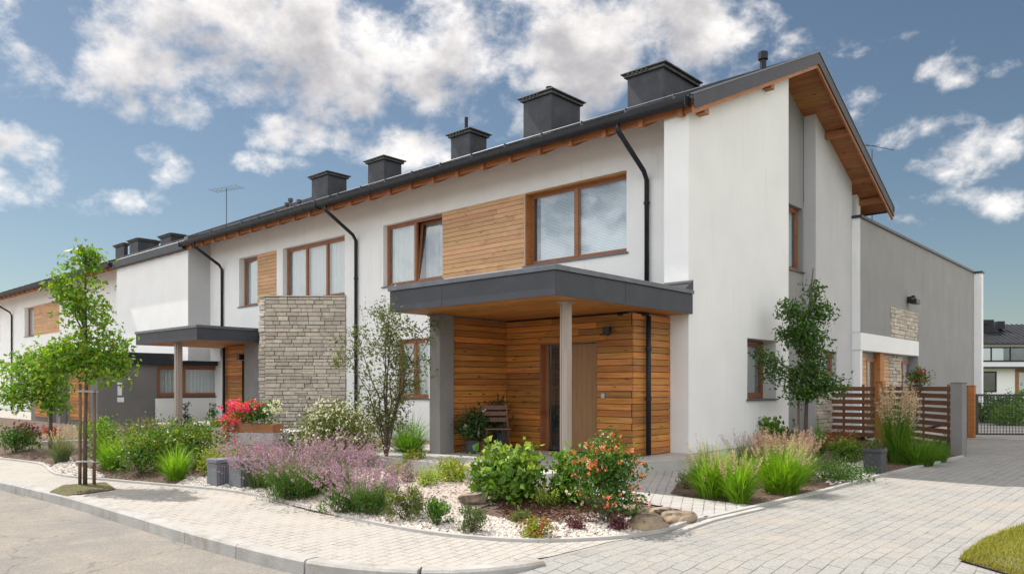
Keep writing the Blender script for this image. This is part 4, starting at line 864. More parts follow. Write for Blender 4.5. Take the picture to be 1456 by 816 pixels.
# angled stone wall
Pa, Pb, Pc = (-19.05, YM-.01), (-20.75, 11.77), (-21.07, 11.77); zs_ = 4.13
mb = MB(); mb.prism([Pa, (-21.07, YM-.01), (Pc[0], Pc[1]+.02), (Pb[0]-.03, Pb[1]+.02)], 0, zs_-.03); sw_ = mb.build('stone_wall', MT['stoneback'], H2)
dv = Vector((Pa[0]-Pb[0], Pa[1]-Pb[1])); ln_ = dv.length; dv.normalize(); nv = Vector((-dv.y, dv.x))
mpd = lambda u, d, z: (Pb[0]+dv.x*u+nv.x*d, Pb[1]+dv.y*u+nv.y*d, z)
mb = stones(mpd, 0, ln_, 0, zs_, 11); m2 = stones(mapy(11.77), Pc[0], Pb[0], 0, zs_, 12); mb.add(m2.v, m2.f); mb.build('stone_facing', MT['stone'], sw_, bevel=.008)
mb = MB(); mb.prism([(Pa[0]+.05, Pa[1]-.02), (-21.1, YM-.02), (-21.1, 11.70), (-20.72, 11.70)], zs_+.002, zs_+.035); mb.build('coping', MT['stone'], sw_)
planks(H2, mapy(12.2), -24.2, -22.4, SLAB, CZ-.02, m='wood', rh=.12, holes=[(-23.0, -22.42, SLAB, 2.25)], seed=13)
b = MB(); b.box(-23.0, -22.42, 12.26, 12.3, SLAB, 2.25); b.build('door', MT['frame'], H2)
b = MB(); b.box(-24.2, -22.4, 12.26, YM-.01, SLAB, CZ-.03); b.build('porch_wall', MT['lgrey'], H2)
b = MB(); b.box(-22.38, -21.3, 11.95, 12.35, 0, CZ); b.build('column', MT['col'], H2, bevel=.01)['label'] = 'broad grey rendered pier'
b = MB(); b.box(-23.52, -23.30, 10.25, 10.4, 0, CZ); b.box(-23.47, -23.35, 10.22, 10.43, 0, CZ); b.build('column', MT['post'], H2, bevel=.005)['label'] = 'slim timber post'
pipe(H2, [(-24.05, 12.12, CZ-.05), (-24.05, 12.12, .2)], .045)
b = MB(); b.box(-22.95, -22.8, 12.0, 12.18, 2.3, 2.48); b.build('wall_lamp', MT['lamp'], H2, bevel=.01)

# ---- unit three
H3 = thing('row_house', (-44, 18.0, 0), 'far left white house with blank wall and low dark-roofed annex', 'house', 'houses of the terrace')
mb = MB(); XB = -34.6; XE = -66
w31 = (-50.9, -49.2, 4.3, 6.0)
wallcells(mb, mapy(YF), XB, XP2-.006, 2.4, 6.9, [], .3); mb.box(XP2-.3, XP2-.006, YF+.3, YM+.4, 2.4, 7.0)
wallcells(mb, mapy(YM), XE, XB-.01, 0, 7.12, [w31, (-49.19, -44.8, 4.3, 6.0), (-58, -56, 4.3, 6.0)], .35)
mb.box(XB, XP2-.31, YM+.6, YM+.9, 0, 2.9); mb.box(XB, XP2-.31, YF+.302, YM+.6, 2.42, 2.6)
rwb = MB(); rwb.prismx([(YB-1, 0), (YB-1, ztop(YB-1)-.1), (YB-.7, ztop(YB-.7)-.1), (YB-.7, 0)], XE, XP2-.01); rwb.build('rear_wall', MT['white'], H3); mb.build('wall', MT['white'], H3)
b = MB(); b.box(XP2-.0059, XP2+.0, YF, YM-.002, 2.41, 6.88); b.build('return_wall', MT['lgrey'], H3)
window(H3, mapy(YM), *w31, rec=.2, div=(), dress='curtain', fw=.08, label='upper window left of the far timber panel'); window(H3, mapy(YM), -58, -56, 4.3, 6.0, rec=.2, div=(.5,), dress='sides', fw=.08, label='upper window at the far left edge')
planks(H3, mapy(YM), -49.19, -44.8, 4.3, 6.0, m='wpale', rh=.125, seed=15)
roofing(H3, XE, XP2-.004, gutter=(XE, XB))
b = MB(); b.box(XB, XP2-.005, YE-.03, YE+.0, ZE-.26, ZE+.02); b.box(XB, XP2-.005, YE, YF-.002, ZE-.27, ZE-.25); b.build('fascia', MT['metal2'], H3)
b = MB(); b.prismx([(YE+.1, ztop(YE)+.02), (YR, ZR+.04), (YR, ZR+.22), (YE+.1, ZE+.22)], XP2-.15, XP2+.15); b.build('party_wall_cap', MT['cap'], H3)
for a in ((228, 243, 267, 331), (184, 196, 226, 338), (164, 176, 182, 345)): chimney(H3, *a, 14.0)
pipe(H3, [(-53.2, YE-.08, ZE-.16), (-53.2, YE-.08, ZE-.3), (-53.2, YM-.18, 5.9), (-53.2, YM-.07, 5.7), (-53.2, YM-.07, 0)], .05)
XA = -28.5; aw = (11.78, 14.3, 1.05, 2.22)
mb = MB(); wallcells(mb, mapx(XA), 9.75, 14.4, 0, 2.24, [aw], .25); mb.box(-36, XA-.251, 9.75, 10.0, 0, 2.24); mb.box(-36, -35.75, 10.0, 13.4, 0, 2.24); mb.build('annex_wall', MT['dgrey'], H3)
b = MB(); b.box(XA-.001, XA+.02, 11.72, 14.39, 0, 1.0); b.build('parapet_wall', MT['white'], H3)
b = MB(); b.box(-36.2, XA+.15, 9.55, YF-.01, 2.241, 2.66); b.box(XA-.6, XA+.15, YF-.01, 14.39, 2.241, 2.66); b.build('annex_roof', MT['metal'], H3, bevel=.01)
window(H3, mapx(XA), *aw, rec=.06, div=(.4,), dress='curtain', fw=.1, label='curtained ground floor window of the annex')
planks(H3, mapy(9.72), -35.4, -33.0, .2, 2.2, m='wood', rh=.12, seed=17, back=False); planks(H3, mapy(9.72), -31.2, -29.3, .2, 2.2, m='wood', rh=.12, seed=18, back=False)
b = MB(); b.box(-32.6, -32.4, 9.4, 9.6, 0, 2.24); b.box(-31.9, -31.6, 9.5, 9.73, 0, 2.24); b.build('column', MT['col'], H3)
sx, sy = XA+.03, yat(168, XA+.03)
b = MB(); b.box(0, .02, sy-.02, sy+.14, 1.5, 1.58, lambda x, y, z: (XA+x, y, z)); b.box(0, .03, sy-.01, sy+.13, 1.12, 1.45, lambda x, y, z: (XA+x, y, z)); b.box(0, .03, sy-.02, sy+.2, .88, 1.05, lambda x, y, z: (XA+x, y, z)); b.build('meter_box', MT['blind'], H3, bevel=.004)

# ---- grey wing of the rear house
XW = -7.26; Y0 = 22.76; Y1 = 37.4
H4 = thing('rear_house', (-10, 30, 0), 'tall plain grey house wall behind the gable with small stone panel and floodlight', 'house')
mb = MB(); sp = (26.05, 28.7, 2.55, 3.55)
mb.box(XW-6, XW, Y0, Y1, 3.2, 6.28); mb.box(XW-6, XW, 28.75, Y1, 0, 3.199); mb.box(XW-6, XW-.3, Y0+.3, 28.75, 0, 2.49)
mb.build('wall', MT['grey'], H4)
b = MB(); b.box(XW-.35, XW+.02, Y0-.001, 28.76, 2.49, 2.99); b.box(XW-.5, XW-.0, Y0+.012, Y0+.2, 0, 2.48) ; b.box(XW-.29, XW+.003, Y0-.012, Y0, 3.0, 6.3); b.build('band', MT['white'], H4)
b = MB(); b.box(XW-6, XW-.001, Y0+.01, 28.7, 2.991, 3.199); b.build('upper_wall', MT['grey'], H4)
b = MB(); b.box(XW-.5, XW+.28, Y1, Y1+.35, 0, 6.27); b.build('end_wall', MT['white'], H4)
b = MB(); b.box(XW-6.1, XW+.06, Y0-.05, Y1+.4, 6.28, 6.36); b.box(XW+.0, XW+.32, Y1-.05, Y1+.4, 6.281, 6.362); b.build('roof_edge', MT['metal'], H4)
stones(mapx(XW+.002), 25.6, 28.6, 2.98+.02, 3.95, 21, dep=.03, rh=(.1, .16)).build('stone_panel', MT['stone'], H4, bevel=.006)
yy = yat(1290, XW); b = MB(); b.box(yy-.04, yy+.04, -.14, .0, 4.2, 4.42, mapx(XW)); b.box(yy-.22, yy+.22, -.34, -.14, 4.16, 4.32, mapx(XW)); b.box(yy-.3, yy-.1, -.3, -.2, 4.34, 4.42, mapx(XW)); b.build('floodlight', MT['lamp'], H4, bevel=.01)
m4 = mapx(XW-.3)
ya, yb, yc, yd = yat(1230, XW-.3), yat(1247, XW-.3), yat(1262, XW-.3), yat(1281, XW-.3)
planks(H4, m4, Y0+.35, ya, .2, 2.45, m='wpale', rh=.12, d0=-.04, seed=22, back=False); planks(H4, m4, yb, yc, .2, 2.45, m='wpale', rh=.12, d0=-.04, seed=23, back=False)
stones(m4, yc, yd, .2, 2.45, 24, dep=.05).build('stone_panel', MT['stone'], H4, bevel=.006)
def flatwin(h, mp, u0, u1, z0, z1, fm, div=(), fw=.1):
    b = MB(); b.box(u0, u1, -.05, 0, z0, z0+fw, mp); b.box(u0, u1, -.05, 0, z1-fw, z1, mp)
    for q in (u0, *[u0+(u1-u0)*t for t in div], u1-fw): b.box(q, q+fw, -.05, 0, z0+fw, z1-fw, mp)
    o = b.build('window', fm, h); b = MB(); b.box(u0+fw*.5, u1-fw*.5, -.03, -.024, z0+fw*.5, z1-fw*.5, mp); b.build('pane', MT['glass'], o)
    b = MB(); b.box(u0+.01, u1-.01, -.016, -.003, z0+.01, z1-.01, mp); b.build('backing', MT['dark'], o)
    b = MB(); n_ = 12; b.box(u0+fw, u0+(u1-u0)*.35, -.022, -.017, z0+fw, z1-fw, mp); b.build('curtain', MT['curt'], o); return o
flatwin(H4, m4, ya, yb, .3, 2.3, MT['frame']); flatwin(H4, m4, yd, yat(1300, XW-.3), .9, 2.3, MT['frame'])
b = MB(); b.box(XW-.3, XW-.1, yb-.35, yb, 0, 2.48); b.build('timber_post', MT['soff'], H4)

# ---- far house beyond the gate, facing the camera's way
fx, fy = gd(1440, 66)
HF = thing('detached_house', (fx, fy, 0), 'far pale house with black seamed roof seen beyond the mesh gate', 'house')
ang = A-R_(2); ux, uy = math.cos(ang), math.sin(ang)
def far(u, d, z): return (fx+ux*u-uy*d, fy+uy*u+ux*d, z)
b = MB(); b.box(-3.6, 16, 0, 9, 0, 5.2, far); b.box(3, 7, -1.2, 0, 0, 2.9, far); b.build('wall', MT['white'], HF)
b = MB(); b.add([far(*p) for p in ((-3.9,-.4,5.15),(16.3,-.4,5.15),(16.3,4.6,7.15),(-3.9,4.6,7.15),(16.3,9.4,5.15),(-3.9,9.4,5.15),(-3.9,-.4,5.0),(16.3,-.4,5.0))], [(0,1,2,3),(3,2,4,5),(6,7,1,0),(0,3,5)])
for i in range(44): u = -3.8+i*.46; b.add([far(*p) for p in ((u,-.4,5.16),(u,4.6,7.16),(u,4.6,7.22),(u,-.4,5.22),(u+.06,-.4,5.16),(u+.06,4.6,7.16),(u+.06,4.6,7.22),(u+.06,-.4,5.22))], [(0,1,2,3),(4,7,6,5),(3,2,6,7)])
b.build('roof', MT['metal'], HF)
b = MB(); b.box(-1.2, -.3, 2.2, 3.1, 5.6, 7.4, far); b.box(-1.7, -.9, 2.0, 3.2, 7.0, 7.3, far); b.box(.3, .9, 2.6, 3.2, 6.6, 7.3, far); b.build('chimney', MT['gut'], HF)
flatwin(HF, lambda u, d, z: far(u, d, z), -3.4, 4.0, 3.55, 4.85, MT['gut'], (.2, .42, .7), .12)
flatwin(HF, far, -3.3, -1.4, .9, 2.7, MT['gut'], (), .12); flatwin(HF, lambda u, d, z: far(u, d, z), .2, 2.6, .6, 2.9, MT['frame'], (.45,), .3)
b = MB(); b.box(-3.5, 2.8, -.9, 0, 2.95, 3.1, far); b.build('balcony_slab', MT['metal'], HF)

# ------------------------------------------------------------------ porch slab and steps
b = MB(); b.prism([(-12.4, 8.4), (-6.98, 8.4), (-6.98, 10.9), (-6.7, 11.6), (-6.35, 12.1), (-6.2, 12.9), (-6.3, 13.6), (-6.96, 13.9), (-6.96, 12.59), (-7.4, 12.59), (-7.4, 13.3), (-12.4, 13.3)], -.05, SLAB)
b.build('porch_slab', MT['slab'], None, bevel=.012)['kind'] = 'structure'
b = MB(); b.prism([(-26.5, 10.6), (-20.6, 10.6), (-20.6, 11.65), (-21.2, 13.3), (-26.5, 13.3)], -.05, SLAB-.01); b.prism([gp(306,640,.0), gp(352,640,.0), (-17.3, 10.9), (-19.2, 10.9)], -.05, .30)
b.build('entrance_slab', MT['slab'], None, bevel=.01)['kind'] = 'structure'
# ------------------------------------------------------------------ fences and gate
def slat_panel(a, b, z0, z1, n, label, posts=(0, 1), cat='fence', gap=.34):
    a, b = Vector(a), Vector(b); d = (b-a); ln = d.length; d.normalize(); nn = Vector((-d.y, d.x))
    mp = lambda u, dd, z: (a.x+d.x*u+nn.x*dd, a.y+d.y*u+nn.y*dd, z)
    t = thing('slatted_fence', (a.x, a.y, 0), label, cat, 'slatted timber fence panels'); st = (z1-z0)/n
    for i in range(n):
        m_ = MB(); zz = z0+i*st; j = random.uniform(-.004, .004); m_.box(.02, ln-.02, -.014+j, .014+j, zz, zz+st*(1-gap), mp); m_.build('slat', MT['fence'], t, bevel=.003)
    m_ = MB(); m_.box(.3, .36, .016, .05, z0, z1, mp); m_.box(ln-.36, ln-.3, .016, .05, z0, z1, mp); m_.build('batten', MT['fence'], t)
    return t
def fpost(x, y, w, h, m, name, label, cat, r=0.0):
    mp = lambda a, b, z: (x+a*math.cos(r)-b*math.sin(r), y+a*math.sin(r)+b*math.cos(r), z)
    m_ = MB(); m_.box(-w/2, w/2, -w/2, w/2, -.05, h, mp); m_.box(-w/2-.012, w/2+.012, -w/2-.012, w/2+.012, h, h+.02, mp)
    o = m_.build(name, m, None, bevel=.008, wloc=(x, y, 0)); tag(o, label, cat); return o
Pn = (-6.2, 21.0)
slat_panel((-7.46, 21.02), (Pn[0]-.1, 21.0), .12, 1.5, 8, 'short reddish slatted fence panel between gable wall and timber post')
fpost(Pn[0], Pn[1], .2, 1.56, MT['soff'], 'fence_post', 'square orange-brown timber post joining the two slatted panels', 'post')
PL = gp(1363, 648)
slat_panel((Pn[0]+.12, Pn[1]-.1), (PL[0]-.1, PL[1]+.16), .12, 1.5, 9, 'long reddish slatted fence panel between timber post and concrete pillar')
fpost(PL[0], PL[1], .23, 1.52, MT['col'], 'fence_pillar', 'grey concrete pillar at the driveway end of the slatted fence', 'pillar', R_(-10))
gq = gp(1381, 622); fpost(gq[0], gq[1], .2, 1.46, MT['soff'], 'gate_post', 'timber gate post left of the wire mesh gate', 'post')
ge = gp(1381, 625); gdir = Vector((math.cos(A-R_(4)), math.sin(A-R_(4))))
gt = thing('mesh_gate', (ge[0], ge[1], 0), 'wide dark wire mesh gate across the end of the driveway', 'gate')
gl_ = 3.4; g0 = Vector((gq[0], gq[1]))+gdir*.12
mpg = lambda u, d, z: (g0.x+gdir.x*u-gdir.y*d, g0.y+gdir.y*u+gdir.x*d, z)
m_ = MB(); m_.box(0, gl_, -.03, .03, 1.17, 1.23, mpg); m_.box(0, gl_, -.03, .03, .08, .13, mpg)
for u in (0, gl_/2, gl_-.05): m_.box(u, u+.05, -.025, .025, .13, 1.17, mpg)
m_.build('frame', MT['wire'], gt)
m_ = MB(); u = .06
while u < gl_-.05: m_.box(u, u+.012, -.006, .006, .13, 1.17, mpg); u += .085
z = .19
while z < 1.17: m_.box(.05, gl_-.05, .008, .016, z, z+.012, mpg); z += .085
m_.build('mesh', MT['wire'], gt)
ms_ = thing('mesh_fence', (PL[0]+.1, PL[1]+.4, 0), 'narrow strip of wire mesh between concrete pillar and gate post', 'fence')
a_ = Vector((PL[0]+.12, PL[1]+.1)); b_ = Vector((gq[0]-.1, gq[1])); dd_ = (b_-a_); l2 = dd_.length; dd_.normalize(); mpm = lambda u, d, z: (a_.x+dd_.x*u-dd_.y*d, a_.y+dd_.y*u+dd_.x*d, z)
m_ = MB(); u = 0
while u < l2: m_.box(u, u+.012, -.006, .006, .1, 1.45, mpm); u += .12
z = .1
while z < 1.46: m_.box(0, l2, .008, .016, z, z+.012, mpm); z += .12
m_.build('mesh', MT['wire'], ms_)

# ------------------------------------------------------------------ chair, pots, boxes, planter
cx, cy = -9.78, 10.28
ch = thing('folding_chair', (cx, cy, SLAB), 'brown folding slatted garden chair on the porch beside the timber wall', 'chair')
ca = R_(52)                                # faces the street, turned a little
def mc(x, y, z): return (cx+x*math.cos(ca)-y*math.sin(ca), cy+x*math.sin(ca)+y*math.cos(ca), SLAB+z)
hw = .24
for sx_ in (-1, 1):
    m_ = MB(); m_.tube([mc(sx_*hw, -.2, 0), mc(sx_*hw, .16, .5), mc(sx_*hw, .30, .9)], .017, 6); m_.build('leg', MT['chairw'], ch)
    m_ = MB(); m_.tube([mc(sx_*(hw-.04), .30, 0), mc(sx_*(hw-.04), -.2, .46)], .017, 6); m_.build('leg', MT['chairw'], ch)
m_ = MB()
for i in range(6): m_.box(-hw, hw, -.24+i*.07, -.24+i*.07+.055, .455, .475, mc)
m_.build('seat', MT['chairw'], ch, bevel=.003)
m_ = MB()
for i in range(3):
    z = .58+i*.115; yb = .19+(z-.5)*.27; m_.box(-hw, hw, yb, yb+.016, z, z+.085, mc)
m_.build('backrest', MT['chairw'], ch, bevel=.003)
def potted(name, loc, r, h, m, label, leaf, n=500, size=.06, spread=.2, ph=.3, flower=None, cat='potted plant', taper=.8, sq=False, group=None, fs=.035, fn=25, droop=0):
    t = thing(name, loc, label, cat, group); x, y, z = loc; g = rg(); m_ = MB()
    if sq: m_.box(x-r, x+r, y-r, y+r, z, z+h*.86); m_.box(x-r*1.12, x+r*1.12, y-r*1.12, y+r*1.12, z+h*.86, z+h); m_.build('pot', m, t, bevel=.01)
    else: m_.lathe([(r*taper*.98, 0), (r*taper, .01), (r*.95, h*.86), (r*1.1, h*.87), (r*1.1, h), (r*.95, h), (r*.9, h*.93)], loc); m_.build('pot', m, t, smooth=False)
    P, C = clumps((x, y, z+h+ph*.42), spread, spread, ph*.6, 26, n//26, spread*.3, g, low=-.5)
    v, f = leaves(P, size, .5, g, .3, droop); npmesh('foliage', v, f, LM[leaf], t)
    if flower:
        Q = P[g.integers(0, len(P), fn)]+np.array([0, 0, .03]); v, f = leaves(np.repeat(Q, 8, 0)+g.normal(size=(fn*8, 3))*fs*.35, fs, .8, g, .6); npmesh('blossoms', v, f, LM[flower], t)
    return t
potted('potted_plant', (-10.12, 9.98, SLAB), .15, .24, MT['pot'], 'dark leafy potted plant left of the folding chair', 'dark', spread=.24, ph=.55, n=900, flower='pale', fn=10, size=.07)
potted('potted_plant', (-10.26, 10.9, SLAB), .16, .45, MT['pot'], 'tall dark potted plant showing over the chair back', 'dark', spread=.26, ph=.42, n=800, size=.08)
potted('potted_plant', (-10.33, 10.4, SLAB), .13, .2, MT['terra'], 'small clay pot with dark foliage in the porch corner', 'dark', spread=.18, ph=.3, n=400)
q = gp(1244, 672, .02); potted('garden_planter', (q[0], q[1], .02), .14, .40, MT['pot'], 'square dark grey planter standing at the driveway edge by the fence', 'olive', spread=.1, ph=.08, n=120, sq=True, cat='planter')
a_ = Vector((PL[0], PL[1])).lerp(Vector(Pn), .52); potted('potted_plant', (a_.x, a_.y+.25, 1.30), .13, .2, MT['pot'], 'pot of red-tinged leaves set behind the top of the slatted fence', 'mid', spread=.24, ph=.3, n=600, flower='red', fn=22, fs=.05)
# pot above must rest on something: a timber shelf behind the fence
sh = thing('timber_shelf', (a_.x, a_.y+.25, 0), 'narrow timber stand behind the slatted fence carrying a flower pot', 'stand')
m_ = MB(); m_.box(a_.x-.2, a_.x+.2, a_.y+.08, a_.y+.42, 1.27, 1.30); m_.build('top', MT['fence'], sh)
for sx_ in (-.17, .14):
    m_ = MB(); m_.box(a_.x+sx_, a_.x+sx_+.04, a_.y+.2, a_.y+.24, 0, 1.27); m_.build('leg', MT['fence'], sh)
# flower box on the grey block
px_, py_ = -15.75, 8.7
fb = thing('flower_trough', (px_, py_, 0), 'grey block with timber trough of pink, orange and white geraniums', 'planter')
mpf = lambda u, d, z: (px_+u*math.cos(R_(25))-d*math.sin(R_(25)), py_+u*math.sin(R_(25))+d*math.cos(R_(25)), z)
m_ = MB(); m_.box(-.55, .62, -.25, .25, 0, .42, mpf); m_.build('block', MT['conc'], fb, bevel=.015)
m_ = MB(); m_.box(-.45, .58, -.2, .2, .422, .62, mpf); m_.build('trough', MT['terra'], fb, bevel=.01)
g = rg(); P, C = clumps(mpf(-.0, -.02, .80), .58, .34, .26, 50, 24, .07, g, low=-.6); v, f = leaves(P, .06, .7, g, .3); npmesh('foliage', v, f, LM['mid'], fb)
P2 = np.array([mpf(-.55+.12*g.normal(), -.22+.06*g.normal(), .45+.18*g.normal()) for _ in range(420)]); v, f = leaves(P2, .05, .7, g, -.2); npmesh('trailing_leaves', v, f, LM['red'], fb)
for nm, cxs, n_ in (('rose', (-.15, .25), 46), ('orange', (-.05, .12), 9), ('whitef', (.52, .08), 16), ('orange', (-.55, .12), 10), ('rose', (-.5, .15), 18)):
    Q = np.array([mpf(cxs[0]+cxs[1]*g.normal(), -.12+.15*g.normal(), .98+.07*g.normal()-(.25 if cxs[0] < -.4 else 0)) for _ in range(n_)]); v, f = leaves(np.repeat(Q, 12, 0)+g.normal(size=(n_*12, 3))*.025, .05, .85, g, .5); npmesh('blossoms', v, f, LM[nm], fb)
# two grey ribbed blocks
def gbox(px0, pxm, px1, pyb, h, label):
    x, y = gp(pxm, pyb, .02); t = None; m_ = MB(); z = .02
    f_ = -sA*x+cA*y; w = (pxm-px0)*f_/FP/cA; d = .42
    m_.box(x-w, x, y, y+d, z, z+h-.06); m_.box(x-w-.01, x+.01, y-.01, y+d+.01, z+h-.055, z+h)
    n_ = 9
    for i in range(n_): yy = y+.03+i*(d-.06)/n_; m_.box(x-.001, x+.012, yy, yy+(d-.06)/n_*.55, z+.02, z+h-.07)
    o = m_.build('garden_box', MT['boxg'], None, bevel=.006, wloc=(x-w/2, y+d/2, z)); tag(o, label, 'garden box', 'grey ribbed garden boxes'); return o
gbox(286, 308, 318, 691, .38, 'smaller grey ribbed box, left of the pair beside the gravel')
gbox(316, 342, 360, 694, .39, 'larger grey ribbed box, right of the pair and touching the lavender')
# antennae
def aerial(px, base_py, top_py, Y, w, label, span=1):
    X = xat(px, Y); z1 = zat(top_py, X, Y); z0 = ztop(Y) if X < -7 else z1-1.6; t = thing('roof_aerial', (X, Y, z0-.02), label, 'aerial')
    m_ = MB(); m_.tube([(X, Y, z0-.02), (X, Y, z1)], .018, 6); m_.build('mast', MT['wire'], t)
    m_ = MB(); m_.tube([(X-w, Y-.2, z1-.03), (X+w, Y+.2, z1-.03)], .012, 5)
    for i in range(9): u = -w+2*w*i/8; m_.tube([(X+u-.1, Y+.2*u/w+.3, z1-.03), (X+u+.1, Y+.2*u/w-.3, z1-.03)], .007, 4)
    m_.build('rods', MT['wire'], t); return t
aerial(322, 320, 268, 16.5, .8, 'thin television aerial standing above the middle house roof')
Xr = -9.5; Yr = yat(1240, Xr); zt_ = zat(212, Xr, Yr)
t = thing('roof_aerial', (Xr, Yr, 6.36), 'thin slanted aerial rising behind the right-hand roof edge', 'aerial'); m_ = MB(); m_.tube([(Xr, Yr, 6.36), (Xr, Yr, zt_)], .02, 6); m_.build('mast', MT['wire'], t)
m_ = MB(); m_.tube([(Xr-.7, Yr-.3, zt_+.35), (Xr+.7, Yr+.3, zt_-.12)], .013, 5); m_.tube([(Xr-.3, Yr, zt_+.18), (Xr+.3, Yr, zt_+.08)], .01, 4); m_.build('rods', MT['wire'], t)

# ------------------------------------------------------------------ rocks
def rock(px, py, w, h, label, seed, m='rock'):
    import bmesh
    x, y = gp(px, py, gz0(px, py)); z = gz(x, y); f_ = -sA*x+cA*y; bm = bmesh.new(); bmesh.ops.create_icosphere(bm, subdivisions=4, radius=1)
    r = np.random.default_rng(seed); ph = r.random((7, 3))*6.28; fr = r.normal(size=(7, 3))*np.array([1.2, 1.8, 2.6, 3.5, 5, 8, 12])[:, None]; am = [.16, .14, .11, .08, .06, .045, .035]
    W2, H2_ = w*f_/FP/2, h*f_/FP
    for v_ in bm.verts:
        p = np.array(v_.co); s = 1+sum(a*math.sin(fr[i]@p+ph[i, 0]) for i, a in enumerate(am)); p = p*s; p[2] = min(p[2], .62+.12*p[0])
        v_.co = (p[0]*W2, p[1]*W2*.8, p[2]*H2_*.62+H2_*.3)
    me = bpy.data.meshes.new('rock'); bm.to_mesh(me); bm.free(); me.materials.append(MT[m])
    for p in me.polygons: p.use_smooth = True
    o = bpy.data.objects.new('rock', me); COL.objects.link(o); o.location = (x, y, z-.01); o.rotation_euler = (0, 0, A); tag(o, label, 'rock', 'boulders in the planted bed')
rock(915, 750, 58, 27, 'dark mossy boulder at the foot of the orange flowering shrub', 3)
rock(963, 742, 46, 24, 'pale brown rounded boulder nearest the driveway corner', 5)
rock(942, 731, 34, 15, 'flat tan stone behind the two corner boulders', 8)
rock(672, 716, 46, 24, 'sandy boulder left of the big hydrangea on the mound', 9)
rock(885, 728, 40, 18, 'low brown rock just under the orange flowering shrub', 12)

# ------------------------------------------------------------------ trees
def fx_(p, z=0): return (*p, z)
b0 = gp(121, 690); sc_ = (-sA*b0[0]+cA*b0[1])/FP
def cm(dx, py, dep=0):                      # crown blob centre relative to the base, in metres
    return (cA*dx*sc_, sA*dx*sc_+dep, EYE+(HZ-py)*sc_)
bl = [(*cm(-4,370), .22,.22,.22), (*cm(-8,412), .34,.32,.32), (*cm(2,455), .38,.36,.34), (*cm(8,495), .48,.44,.34), (*cm(-30,510), .42,.4,.26), (*cm(22,520,.1), .48,.42,.24), (*cm(42,500), .25,.3,.2), (*cm(-45,410), .15,.15,.08), (*cm(-62,512), .22,.22,.14)]
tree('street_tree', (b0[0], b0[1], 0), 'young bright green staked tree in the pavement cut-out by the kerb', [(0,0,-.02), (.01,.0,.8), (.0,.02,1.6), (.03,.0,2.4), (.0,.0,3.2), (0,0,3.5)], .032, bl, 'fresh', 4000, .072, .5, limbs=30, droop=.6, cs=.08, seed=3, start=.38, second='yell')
for i, (dx, dy, lb) in enumerate(((-.06, -.05, 'left weathered stake of the young pavement tree'), (.10, .09, 'right weathered stake of the young pavement tree'))):
    x, y = b0[0]+dx, b0[1]+dy; m_ = MB(); m_.tube([(x, y, -.05), (x+.01, y, 1.0), (x+.005, y, 1.5-.1*i)], [.024, .022, .02], 9); o = m_.build('tree_stake', MT['stake'], None, smooth=True, wloc=(x, y, 0)); tag(o, lb, 'stake', 'stakes of the young tree')
for z, lb in ((.35, 'lower grey strap tying the young pavement tree to its stakes'), (1.38, 'upper grey strap below the crown of the young pavement tree')):
    m_ = MB(); m_.tube([(b0[0]-.09, b0[1]-.09, z), (b0[0]+.03, b0[1]-.04, z+.01), (b0[0]+.13, b0[1]+.07, z), (b0[0]+.12, b0[1]+.13, z), (b0[0], b0[1]+.05, z+.01), (b0[0]-.1, b0[1]-.03, z), (b0[0]-.09, b0[1]-.09, z)], .016, 6)
    tag(m_.build('tree_tie', MT['conc'], None, wloc=(b0[0], b0[1], z)), lb, 'strap', 'straps of the young tree')
tp = pxpoly([(70,700),(95,706),(165,696),(150,686),(90,690)]); sheet('tree_pit', tp, 0, flat(.012), MT['soil'])
g = rg(); q = scatter(tp, 500, g); v, f, _, _ = blades((0,0,0), 500, .014, .03, .008, g, crown=.01); v = v.reshape(500, -1, 3)+np.column_stack([q, np.full(500, .012)])[:, None, :]; tag(npmesh('weeds', v.reshape(-1, 3), f, LM['grassb'], None), 'small weeds in the tree pit at the kerb', 'weeds', kind='stuff')

b1 = gp(72, 642, .05); s1 = (-sA*b1[0]+cA*b1[1])/FP; c1 = lambda dx, py, dep=0: (cA*dx*s1, sA*dx*s1+dep, EYE+(HZ-py)*s1-.05)
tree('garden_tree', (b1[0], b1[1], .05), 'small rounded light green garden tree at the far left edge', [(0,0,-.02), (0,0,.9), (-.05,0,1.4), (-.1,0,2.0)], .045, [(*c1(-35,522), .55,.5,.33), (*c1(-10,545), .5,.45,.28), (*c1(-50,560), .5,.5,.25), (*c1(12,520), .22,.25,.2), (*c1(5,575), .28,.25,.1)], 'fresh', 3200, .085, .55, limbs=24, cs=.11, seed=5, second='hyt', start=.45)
b2 = gp(549, 652, .15); s2 = (-sA*b2[0]+cA*b2[1])/FP; c2_ = lambda dx, py, dep=0: (cA*dx*s2, sA*dx*s2+dep, EYE+(HZ-py)*s2-.15)
tt = thing('multistem_tree', (b2[0], b2[1], .15), 'airy multi-stemmed small tree with sparse leaves beside the porch column', 'tree'); g = np.random.default_rng(21); rnd = random.Random(21); m_ = MB(); ends = []
